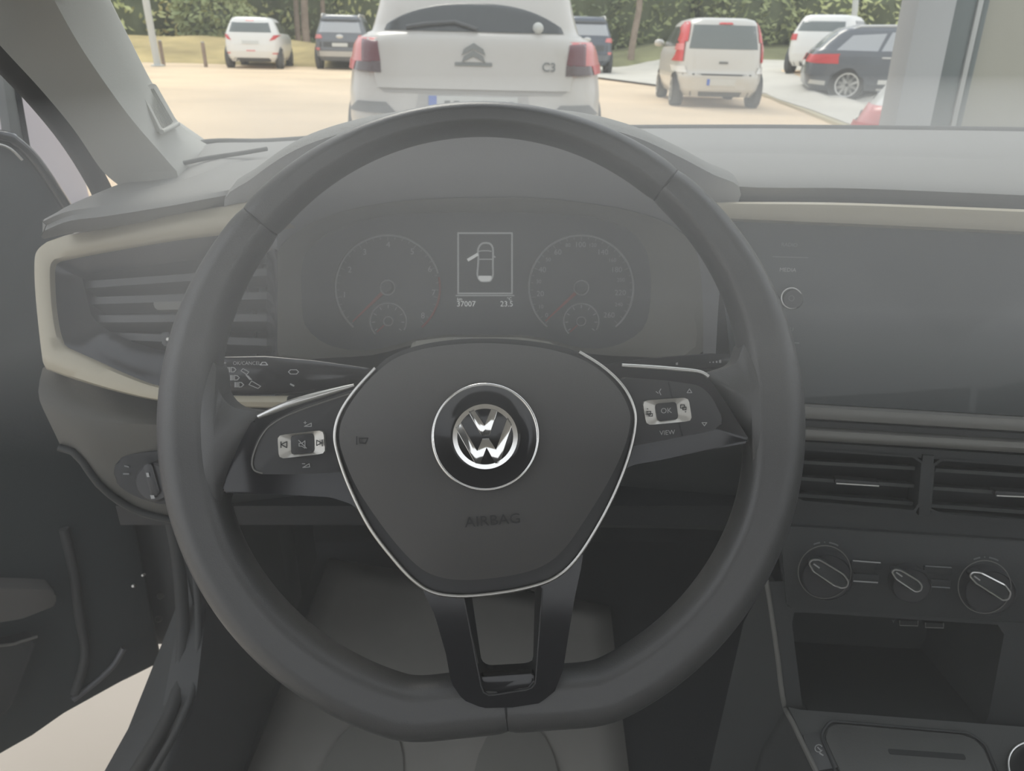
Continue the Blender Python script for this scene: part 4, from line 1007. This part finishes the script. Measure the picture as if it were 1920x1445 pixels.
for sg in (-1, 1):
    Q = lambda pts: [(sg * x, z) for x, z in pts]
    tl = c.quad('taillight', Q([(.575, .785), (.835, .80), (.815, .99), (.60, .985)]), M_LAMPP, nu=10, nv=8, e=.014)
    c.quad('lamp_lens', Q([(.578, .85), (.70, .85), (.70, .978), (.596, .968)]), M_LAMPD, nu=6, nv=6, e=.022, parent=tl)
    c.quad('lamp_lens', Q([(.575, .787), (.76, .793), (.74, .847), (.578, .847)]), mat('lamp_smoke', (.13, .10, .10), .2), nu=6, nv=4, e=.021, parent=tl)
    c.quad('lamp_lens', Q([(.765, .795), (.835, .80), (.838, .86), (.75, .847)]), M_LAMPR, nu=4, nv=4, e=.021, parent=tl)
    c.quad('bumper_vent', Q([(.48, .55), (.82, .55), (.74, .615), (.55, .615)]), M_BUMP, nu=8, nv=3, e=.012)
    c.quad('roof_rail', Q([(.585, 1.40), (.61, 1.40), (.595, 1.435), (.575, 1.435)]), M_LAMPR, nu=2, nv=2, e=.03)
c.quad('plate_recess', [(-.37, .54), (.37, .54), (.345, .665), (-.345, .665)], mat('recess_white', (.42, .40, .37), .5), nu=10, nv=4, e=.004)
c.plate(.545, .56, .115, True, [.035, .035, 0, .012, .035, .02, .035, .03])
M_BADGE = mat('badge_grey', (.20, .20, .185), .3, metal=.4)
bdg = c.quad('badge', [(-.075, .858), (.075, .858), (.05, .965), (-.05, .965)], M_WHITEW, nu=4, nv=4, e=.022)
for z in (.858, .90):
    for sg in (-1, 1): c.quad('badge_chevron', [(sg * .072, z), (0, z + .034), (0, z + .068), (sg * .060, z + .034)], M_BADGE, nu=3, nv=2, e=.03, parent=bdg)
c.quad('boot_handle', [(-.115, .838), (.115, .838), (.115, .856), (-.115, .856)], M_BADGE, nu=6, nv=1, e=.024)
def flat_text(car, s, x, z, h, m, e):
    cu = bpy.data.curves.new('t', 'FONT'); cu.body = s; cu.align_x = 'CENTER'; cu.offset = .02; t = bpy.data.objects.new('t', cu); COL.objects.link(t)
    me = bpy.data.meshes.new_from_object(t.evaluated_get(bpy.context.evaluated_depsgraph_get())); bpy.data.objects.remove(t)
    for q in me.vertices:
        p = car.rear(x + q.co.x * h / .7, z + q.co.y * h / .7, e); q.co = p
    return link('model_lettering', me, m, car.root, True)
flat_text(c, 'C3', .47, .815, .05, M_BADGE, .024)
tube('rear_wiper', [c.rear(x, z, .02) for x, z in ((.02, 1.045), (-.12, 1.085), (-.30, 1.07), (-.42, 1.05))], .012, M_BUMP, c.root, local=True)
b = bmesh.new(); bmesh.ops.create_uvsphere(b, u_segments=12, v_segments=8, radius=.035)
for v in b.verts: v.co += c.rear(.40, 1.06, .01)
bmo('window_sticker', b, M_PLATE, c.root, True)
for y in (.75, 3.2):
    for sg in (-1, 1): c.wheel(y, sg, .31)
for sg in (-1, 1): c.quad('side_window', [(.9, 1.08), (2.9, 1.06), (2.5, 1.35), (.9, 1.36)], M_GLASSB, kind='side', sg=sg)
g = ground(884, 330)
cc0 = atY(883, 190, 5.35)
c.place(V((cc0.x, 5.35, gh(cc0.x, 5.35))), 1.0, 1.04)

HATCH = [(.20, .74, .12, 3.8), (.32, .82, .03, 3.92), (.50, .865, .0, 3.96), (.70, .868, .02, 3.95), (.88, .86, .07, 3.9), (.98, .84, .11, 3.5), (1.05, .80, .15, 3.0), (1.20, .73, .24, 2.75), (1.34, .66, .34, 2.45), (1.42, .60, .42, 2.25), (1.46, .50, .60, 2.0), (1.47, .3, .9, 1.7)]
def hatch(label, paint, lv=HATCH, lamp='hatch', lampm=None, glassm=None, n=5, plate_z=.72, wheels=(.62, 3.1), r=.31, spokes=0):
    c = Car('car', label, lv, 4, paint, n); G = glassm or M_GLASSD
    return c, G
# white hatchback far left
c, G = hatch('small white hatchback parked by the dry grass bank', M_WHITE)
c.quad('rear_window', [(-.62, 1.03), (.62, 1.03), (.54, 1.31), (-.54, 1.31)], G, nu=14)
c.quad('brake_light', [(-.12, 1.345), (.12, 1.345), (.12, 1.375), (-.12, 1.375)], M_LAMPP, nu=3, nv=1)
for sg in (-1, 1):
    c.quad('taillight', [(sg * .56, .80), (sg * .70, .84), (sg * .83, .97), (sg * .68, .96)], M_LAMPR, nu=6, nv=4, e=.015)
    c.quad('side_window', [(.75, 1.02), (2.75, 1.0), (2.3, 1.33), (.95, 1.33)], M_GLASSB, kind='side', sg=sg)
    c.quad('reflector', [(sg * .62, .42), (sg * .80, .42), (sg * .80, .46), (sg * .62, .46)], M_LAMPP, nu=3, nv=1)
c.plate(.70, .5, .10, False); c.quad('bumper_insert', [(-.62, .20), (.62, .20), (.50, .31), (-.50, .31)], M_BUMP, nu=10, nv=2)
c.quad('plate_slot', [(-.13, .50), (.13, .50), (.13, .53), (-.13, .53)], M_LAMPP, nu=3, nv=1)
for y in (.62, 3.1):
    for sg in (-1, 1): c.wheel(y, sg, .30)
g = ground(474, 129); c.place(g, 8, 1.0)
SUVL = [(.26, .78, .14, 4.2), (.40, .88, .03, 4.3), (.60, .91, .0, 4.35), (.90, .91, .03, 4.3), (1.02, .89, .08, 4.0), (1.12, .86, .12, 3.4), (1.30, .78, .22, 3.0), (1.50, .71, .34, 2.7), (1.60, .66, .40, 2.4), (1.66, .55, .55, 2.2), (1.67, .35, .9, 1.8)]
M_DKBLUE = mat('paint_dark_blue', (.10, .115, .14), .3, coat=.3)
M_DKGREY = mat('paint_dark_grey', (.16, .17, .185), .3, coat=.3)
M_GREYB = mat('glass_sky', (.42, .43, .44), .2)
def suv(label, paint, lower):
    c = Car('car', label, SUVL, 4.3, paint)
    c.quad('rear_window', [(-.68, 1.12), (.68, 1.12), (.60, 1.44), (-.60, 1.44)], M_GREYB, nu=14)
    c.quad('roof_spoiler', [(-.64, 1.47), (.64, 1.47), (.60, 1.53), (-.60, 1.53)], M_BUMP, nu=8, nv=2, e=.04)
    c.quad('bumper_band', [(-.80, .68), (.80, .68), (.80, .84), (-.80, .84)], M_BUMP, nu=10, nv=3)
    c.quad('lower_bumper', [(-.78, .40), (.78, .40), (.82, .56), (-.82, .56)], lower, nu=10, nv=3, e=.02)
    for sg in (-1, 1):
        c.quad('taillight', [(sg * .56, .94), (sg * .86, .92), (sg * .84, 1.06), (sg * .60, 1.05)], M_LAMPP, nu=6, nv=3, e=.014)
        c.quad('reflector', [(sg * .66, .58), (sg * .84, .58), (sg * .84, .66), (sg * .66, .66)], M_LAMPP, nu=3, nv=2, e=.014)
        c.quad('side_window', [(.7, 1.13), (3.0, 1.10), (2.5, 1.46), (.9, 1.48)], M_GLASSB, kind='side', sg=sg)
        tube('roof_rail', [V((sg * .60, y, 1.62 + h)) for y, h in ((.5, -.02), (.7, .05), (2.2, .05), (2.4, -.02))], .025, M_ALLOY, c.root, local=True)
        c.mirror(sg, 2.9, 1.12, M_ALLOY)
    bb = bmesh.new(); bmesh.ops.create_uvsphere(bb, u_segments=12, v_segments=8, radius=.09)
    for v in bb.verts: v.co = V((v.co.x * 1.3, v.co.y * .3, v.co.z * .8)) + c.rear(0, 1.0, .01)
    bmo('badge', bb, M_ALLOY, c.root, True)
    c.plate(.70, .5, .11, False)
    for y in (.7, 3.4):
        for sg in (-1, 1): c.wheel(y, sg, .36)
    return c
c = suv('dark sport utility car partly hidden left of the near white hatchback', M_DKGREY, mat('bumper_silver', (.52, .50, .46), .4))
c.place(ground(640, 131), 4, .98)
c = suv('dark blue sport utility car partly hidden right of the near white hatchback', M_DKBLUE, M_DKGREY)
c.place(ground(1098, 140), 3, 1.12)
# silver minivan
M_SILV = mat('paint_silver', (.60, .58, .53), .3, metal=.15, coat=.3)
VAN = [(.20, .72, .12, 3.7), (.32, .80, .02, 3.82), (.48, .84, .0, 3.86), (.58, .84, .0, 3.86), (.64, .835, .04, 3.85), (.90, .83, .08, 3.8), (1.00, .815, .10, 3.6), (1.10, .79, .13, 3.25), (1.30, .73, .20, 2.85), (1.44, .67, .27, 2.5), (1.51, .60, .34, 2.3), (1.545, .48, .55, 2.0), (1.555, .3, .85, 1.7)]
c = Car('car', 'silver minivan with tall red corner lamps parked right of centre', VAN, 3.9, M_SILV, 5.5)
c.quad('rear_window', [(-.62, 1.02), (.62, 1.02), (.56, 1.42), (-.56, 1.42)], M_GLASSD, nu=14)
c.quad('brake_light', [(-.12, 1.435), (.14, 1.435), (.12, 1.465), (-.10, 1.465)], M_LAMPR, nu=3, nv=1, e=.02)
for sg in (-1, 1):
    tl = c.quad('taillight', [(sg * .70, .80), (sg * .825, .80), (sg * .75, 1.14), (sg * .68, 1.14)], M_LAMPR, nu=4, nv=6, e=.02)
    c.quad('lamp_lens', [(sg * .69, .99), (sg * .80, .99), (sg * .775, 1.10), (sg * .685, 1.10)], M_LAMPP, nu=4, nv=3, e=.026, parent=tl)
    c.quad('taillight', [(sg * .64, 1.14), (sg * .765, 1.14), (sg * .67, 1.48), (sg * .59, 1.48)], M_LAMPR, nu=4, nv=6, e=.02)
    c.quad('bumper_lamp', [(sg * .62, .61), (sg * .82, .61), (sg * .83, .72), (sg * .66, .72)], M_LAMPW, nu=4, nv=3, e=.02)
    c.quad('side_window', [(.45, 1.05), (1.05, 1.05), (1.0, 1.38), (.6, 1.38)], M_GLASSB, kind='side', sg=sg)
    c.quad('side_window', [(1.12, 1.05), (1.95, 1.04), (1.75, 1.40), (1.08, 1.39)], M_GLASSB, kind='side', sg=sg)
    c.quad('side_window', [(2.03, 1.04), (3.0, 1.02), (2.45, 1.38), (1.84, 1.40)], M_GLASSB, kind='side', sg=sg)
    c.mirror(sg, 2.95, 1.10, M_SILV)
c.quad('bumper_seam', [(-.70, .575), (.70, .575), (.70, .60), (-.70, .60)], M_BUMP, nu=8, nv=1, e=.004)
c.quad('boot_badge', [(-.07, .77), (.09, .77), (.09, .81), (-.07, .81)], M_BADGE, nu=2, nv=1, e=.012)
c.plate(.40, .52, .11, True)
c.quad('bumper_valance', [(-.70, .20), (.70, .20), (.72, .29), (-.72, .29)], M_BUMP, nu=8, nv=2, e=.004)
for y in (.58, 3.05):
    for sg in (-1, 1): c.wheel(y, sg, .30, spokes=7)
c.place(ground(1346, 204), -4, .97)
# white hatch behind the wagon
c, G = hatch('white hatchback parked behind the dark wagon', M_WHITE)
c.quad('rear_window', [(-.60, 1.06), (.60, 1.06), (.54, 1.30), (-.54, 1.30)], G, nu=14)
for sg in (-1, 1):
    c.quad('taillight', [(sg * .56, .84), (sg * .80, .84), (sg * .80, .99), (sg * .56, .99)], M_LAMPR, nu=6, nv=4, e=.015)
    c.quad('side_window', [(.75, 1.02), (2.75, 1.0), (2.3, 1.33), (.95, 1.33)], M_GLASSB, kind='side', sg=sg)
c.plate(.45, .5, .10, False)
c.quad('bumper_valance', [(-.70, .20), (.70, .20), (.74, .33), (-.74, .33)], M_BUMP, nu=8, nv=2, e=.004)
for y in (.62, 3.1):
    for sg in (-1, 1): c.wheel(y, sg, .31, spokes=5)
c.place(ground(1521, 141), -34, .95)
# dark wagon, seen from its left side
WAG = [(.22, .78, .14, 4.5), (.34, .86, .03, 4.62), (.52, .89, .0, 4.68), (.75, .89, .02, 4.66), (.90, .88, .08, 4.5), (1.0, .86, .14, 3.9), (1.06, .82, .22, 3.5), (1.20, .75, .36, 3.2), (1.34, .68, .52, 2.9), (1.42, .62, .64, 2.6), (1.46, .5, .85, 2.4), (1.475, .3, 1.2, 2.0)]
M_WAG = mat('paint_slate', (.125, .135, .15), .25, coat=.4)
c = Car('car', 'dark slate wagon with bright alloy wheels beside the grey column', WAG, 4.7, M_WAG, 6)
for sg in (-1, 1):
    c.quad('taillight', [(sg * .55, .78), (sg * .86, .76), (sg * .84, .95), (sg * .55, .93)], M_LAMPR, nu=6, nv=4, e=.014)
    c.quad('taillight_wrap', [(.03, .78), (.20, .82), (.42, .90), (.06, .94)], M_LAMPR, kind='side', sg=sg, nu=16, nv=4, e=.022)
    c.quad('side_window', [(.55, 1.02), (1.35, 1.00), (1.50, 1.33), (.85, 1.30)], M_GREYB, kind='side', sg=sg)
    c.quad('side_window', [(1.42, 1.0), (2.45, .99), (2.35, 1.36), (1.60, 1.35)], M_GREYB, kind='side', sg=sg)
    c.quad('side_window', [(2.52, .99), (3.6, .98), (2.9, 1.34), (2.44, 1.36)], M_GREYB, kind='side', sg=sg)
    c.quad('sill_trim', [(1.45, .36), (3.3, .36), (3.3, .45), (1.45, .45)], M_LAMPW, kind='side', sg=sg, e=.015)
    c.quad('rocker_trim', [(1.45, .235), (3.3, .235), (3.3, .275), (1.45, .275)], M_LAMPW, kind='side', sg=sg, e=.015)
    c.quad('door_handle', [(1.45, .86), (1.70, .855), (1.70, .885), (1.45, .89)], M_ALLOY, kind='side', sg=sg, e=.03)
    c.quad('bumper_reflector', [(.10, .36), (.42, .33), (.42, .42), (.12, .44)], M_ALLOY, kind='side', sg=sg, e=.01)
    tube('roof_rail', [V((sg * .56, y, 1.42 + h)) for y, h in ((.8, -.02), (1.0, .05), (2.5, .05), (2.7, -.02))], .02, M_ALLOY, c.root, local=True)
c.quad('rear_window', [(-.60, 1.06), (.60, 1.06), (.54, 1.34), (-.54, 1.34)], M_GLASSD, nu=14)
c.plate(.70, .5, .1, False)
for y in (.85, 3.65):
    for sg in (-1, 1): c.wheel(y, sg, .345, spokes=10)
gw = ground(1502, 189)
c.place(gw + V((.23, .86, 0)), -104, 1.0)
# car whose red lamp peeps out beside the column
LOWC = [(.18, .72, .10, 3.6), (.30, .82, .02, 3.8), (.46, .86, .0, 3.85), (.56, .84, .02, 3.85), (.66, .78, .05, 3.8), (.74, .68, .10, 3.6), (.90, .58, .20, 2.9), (1.10, .54, .35, 2.6), (1.25, .48, .5, 2.3), (1.30, .3, .8, 2.0)]
c = Car('car', 'pale car with red corner lamp half hidden behind the grey column', LOWC, 3.9, M_WHITE, 10)
for sg in (-1, 1):
    tl = c.quad('taillight', [(sg * .50, .47), (sg * .85, .47), (sg * .76, .67), (sg * .60, .67)], M_LAMPP, nu=12, nv=6, e=.03)
    c.quad('lamp_lens', [(sg * .60, .48), (sg * .845, .48), (sg * .82, .565), (sg * .62, .565)], M_LAMPR, nu=8, nv=3, e=.04, parent=tl)
c.quad('rear_window', [(-.50, .86), (.50, .86), (.42, 1.12), (-.42, 1.12)], M_GLASSD, nu=14)
c.plate(.36, .5, .1, False)
for y in (.62, 3.1):
    for sg in (-1, 1): c.wheel(y, sg, .28)
pp = atY(1590, 240, 5.2)
c.place(V((pp.x + .85 * .90, 5.2 - .85 * .44, gh(pp.x, 5.2) + .02)), -26, 1.0)

# ================================================================== TREES, POLES
def leafmat(name, a, b):
    m = bpy.data.materials.new(name); m.use_nodes = True; t = m.node_tree; p = t.nodes['Principled BSDF']
    g = t.nodes.new('ShaderNodeTexCoord'); n = t.nodes.new('ShaderNodeTexNoise'); n.inputs['Scale'].default_value = .9; n.inputs['Detail'].default_value = 4
    r = t.nodes.new('ShaderNodeValToRGB'); r.color_ramp.elements[0].color = tuple(a) + (1,); r.color_ramp.elements[1].color = tuple(b) + (1,); r.color_ramp.elements[0].position = .35; r.color_ramp.elements[1].position = .65
    t.links.new(g.outputs['Object'], n.inputs['Vector']); t.links.new(n.outputs['Fac'], r.inputs[0]); t.links.new(r.outputs[0], p.inputs['Base Color'])
    p.inputs['Roughness'].default_value = .8
    return m
LM = {'dark': leafmat('leaf_dark', (.17, .21, .11), (.29, .33, .17)), 'mid': leafmat('leaf_mid', (.23, .27, .12), (.40, .43, .20)), 'light': leafmat('leaf_light', (.46, .50, .20), (.68, .69, .34)), 'yellow': leafmat('leaf_yellow', (.64, .58, .24), (.80, .72, .34))}
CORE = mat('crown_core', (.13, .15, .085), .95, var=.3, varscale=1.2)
M_TRUNK = mat('bark', (.30, .235, .185), .9, var=.2, varscale=3)
def crown(name, c, rad, lm, parent, n=1300, leaf=.22, seed=1):
    rnd = random.Random(seed); b = bmesh.new(); bmesh.ops.create_icosphere(b, subdivisions=3, radius=1)
    def disp(d): return 1 + .28 * noise.noise(d * 1.7 + V((seed, 0, 0))) + .14 * noise.noise(d * 4 + V((0, seed, 0)))
    for v in b.verts:
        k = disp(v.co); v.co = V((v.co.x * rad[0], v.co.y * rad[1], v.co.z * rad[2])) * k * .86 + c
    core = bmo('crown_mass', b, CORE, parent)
    vs_, fs = [], []
    for i in range(n):
        d = V((rnd.gauss(0, 1), rnd.gauss(0, 1), rnd.gauss(0, 1))).normalized(); k = disp(d) * rnd.uniform(.80, 1.10)
        p = V((d.x * rad[0], d.y * rad[1], d.z * rad[2])) * k + c
        u = V((rnd.gauss(0, 1), rnd.gauss(0, 1), rnd.gauss(0, 1))).normalized(); w = u.orthogonal().normalized(); s = leaf * rnd.uniform(.6, 1.4)
        j = len(vs_); vs_ += [p - u * s, p + w * s * .5, p + u * s, p - w * s * .5]; fs.append((j, j + 1, j + 2, j + 3))
    me = bpy.data.meshes.new(name); me.from_pydata([tuple(v) for v in vs_], [], fs)
    o = link(name, me, LM[lm], parent); o['kind'] = 'stuff'; return o
def tree(px, Y, cz, rad, lm, label, seed, trunk=None, name='tree', n=2200, leaf=.17):
    p = atY(px, 70, Y); z0 = gh(p.x, Y) + .3
    t = empty(name, (p.x, Y, z0), label, 'tree' if name == 'tree' else 'bush')
    crown('foliage', V((p.x, Y, cz)), rad, lm, t, n, leaf, seed)
    if trunk:
        r0, lean, h = trunk; tube('trunk', [V((p.x + lean * h * q + .1 * math.sin(q * 5), Y - rad[1] * .0, z0 - .6 + h * q)) for q in [i / 8 for i in range(9)]], lambda q: r0 * (1 - .45 * q), M_TRUNK, t, seg=10)
    else: tube('stem', [V((p.x, Y, z0 - .6)), V((p.x, Y, cz))], .12, M_TRUNK, t)
    return t
T_ = tree
T_(215, 40, 2.6, (3.2, 2.5, 3.6), 'light', 'pale green tree beside the windscreen pillar', 1)
T_(340, 41, 3.2, (3.0, 2.5, 3.2), 'yellow', 'yellowish tree above the dry grass bank', 2)
T_(405, 38, 2.2, (1.5, 1.4, 1.5), 'mid', 'small round bush left of the small white hatchback', 12, name='bush')
T_(440, 45, 3.2, (3.6, 2.5, 3.8), 'light', 'light green tree rising behind the small white hatchback', 3)
T_(545, 46, 3.2, (3.6, 2.5, 3.8), 'dark', 'dark tree between the white hatchback and the dark sport utility', 4)
T_(650, 47, 3.2, (3.6, 2.5, 4.0), 'light', 'bright green tree above the dark sport utility car', 5)
T_(760, 48, 3.4, (4, 2.5, 4.2), 'dark', 'shadowy tree behind the left roof pillar of the near car', 6)
T_(900, 48, 3.4, (4.4, 2.5, 4.2), 'dark', 'shadowy tree behind the roof of the near car', 7)
T_(1040, 47, 3.4, (4, 2.5, 4.2), 'dark', 'dark tree right above the near car roof', 8)
T_(1120, 46, 2.8, (3.2, 2.5, 3.8), 'dark', 'dark tree over the dark blue sport utility car', 9)
T_(1225, 45, 2.2, (2.6, 2.2, 3.2), 'mid', 'olive tree left of the silver minivan', 10)
T_(1320, 46, 3.4, (3.4, 2.5, 4.0), 'dark', 'dark tree behind the silver minivan roof', 11)
T_(1400, 43, 2.6, (2.6, 2.2, 3.2), 'mid', 'green tree between the minivan and the white hatchback behind the wagon', 13)
T_(1470, 46, 3.4, (3.0, 2.5, 3.8), 'dark', 'dark tree above the white hatchback behind the wagon', 14)
T_(1540, 43, 2.8, (2.4, 2.2, 3.2), 'light', 'light green tree just left of the tall lamp post', 15)
T_(1655, 43, 2.6, (3.0, 2.2, 3.4), 'light', 'light green tree between the lamp post and the grey column', 16)
T_(1780, 45, 3.0, (4, 2.2, 4), 'mid', 'green tree mostly hidden behind the grey column', 17)
T_(120, 45, 3.0, (4, 2.2, 4), 'mid', 'green tree mostly hidden behind the windscreen pillar', 18)
def bare(pxs, Y, r, label):
    pts = [atY(x, y, Y) for x, y in pxs]
    base = pts[0].copy(); base.z = gh(base.x, Y) + .2
    o = empty('pine_tree', base, label, 'tree')
    tube('trunk', [base + V((0, 0, -.4))] + pts, lambda q: r * (1 - .25 * q), M_TRUNK, o, seg=10)
    top = pts[-1]
    crown('foliage', top + V((.4, 1.0, 3.2)), (2.4, 1.6, 1.8), 'dark', o, 500, .25, int(r * 1000) + int(pxs[0][0]))
bare([(1184, 96), (1190, 60), (1198, 20), (1202, -40)], 38, .17, 'leaning bare trunk left of the silver minivan')
bare([(573, 62), (571, 30), (570, -30)], 40, .20, 'bare trunk just right of the small white hatchback')
bare([(558, 60), (556, 30), (553, -30)], 42, .15, 'slimmer bare trunk behind the small white hatchback')
bare([(608, 62), (605, 30), (604, -30)], 43, .14, 'thin bare trunk above the dark sport utility car')
M_POLE = mat('pole_grey', (.52, .53, .50), .5)
def pole(pxs, Y, r, label, name='lamp_post'):
    pts = [atY(x, y, Y) for x, y in pxs]; b = pts[0].copy(); b.z = gh(b.x, Y)
    o = empty(name, b, label, 'post'); tube('shaft', [b] + pts, r, M_POLE, o, seg=10)
    bq = bmesh.new(); lathe(bq, [(r * 2, 0), (r * 2, .03), (r * 1.2, .05)], b, V((0, 0, 1)), 12); bmo('base_plate', bq, M_POLE, o)
pole([(1598, 50), (1603, 20), (1610, -80)], 30, .10, 'tall pale lamp post above the dark wagon')
pole([(294, 112), (284, 60), (268, -30)], 25.5, .105, 'leaning grey post by the dry grass bank', 'utility_post')
for (x, lb) in ((306, 'short wooden fence post beside the leaning grey post'), (385, 'short wooden fence post near the small white hatchback')):
    p = atY(x, 116, 26); q = V((p.x, 26, gh(p.x, 26))); o = empty('fence_post', q, lb, 'post')
    tube('stake', [q, q + V((0, 0, .7))], .06, M_TRUNK, o); tube('stake_cap', [q + V((0, 0, .7)), q + V((0, 0, .73))], .05, M_POLE, o)
# ================================================================== HAZE VOLUMES ADDED FOR THE LENS GLARE VEIL
def haze(dens, g):
    m = bpy.data.materials.new('glare_veil_haze'); m.use_nodes = True; t = m.node_tree; t.nodes.clear()
    o = t.nodes.new('ShaderNodeOutputMaterial'); s = t.nodes.new('ShaderNodeVolumeScatter')
    s.inputs['Color'].default_value = (.99, .995, .99, 1); s.inputs['Density'].default_value = dens; s.inputs['Anisotropy'].default_value = g
    t.links.new(s.outputs[0], o.inputs['Volume'])
    return m
hz = box('glare_veil_haze', (.32, .42, .79), (1.38, 1.34, 1.16), haze(.095, .2))  # added volume, stands in for the veiling glare of the lens
tag(hz, 'thin milky haze added in the cabin to imitate veiling lens glare', 'haze', kind='stuff')
prof = [(.22, .905), (.45, .865), (.66, .82), (.90, .945), (.78, 1.0), (.22, 1.0)]
uh = loft('dash_veil_layer', [[V((x, y, z)) for y, z in prof] for x in (-.27, 1.0)], haze(.8, .3), hz, closed=True, caps=True)  # denser added layer, shaped to veil dash and dials but spare the outdoors
uh['kind'] = 'stuff'
SC.cycles.volume_bounces = 1
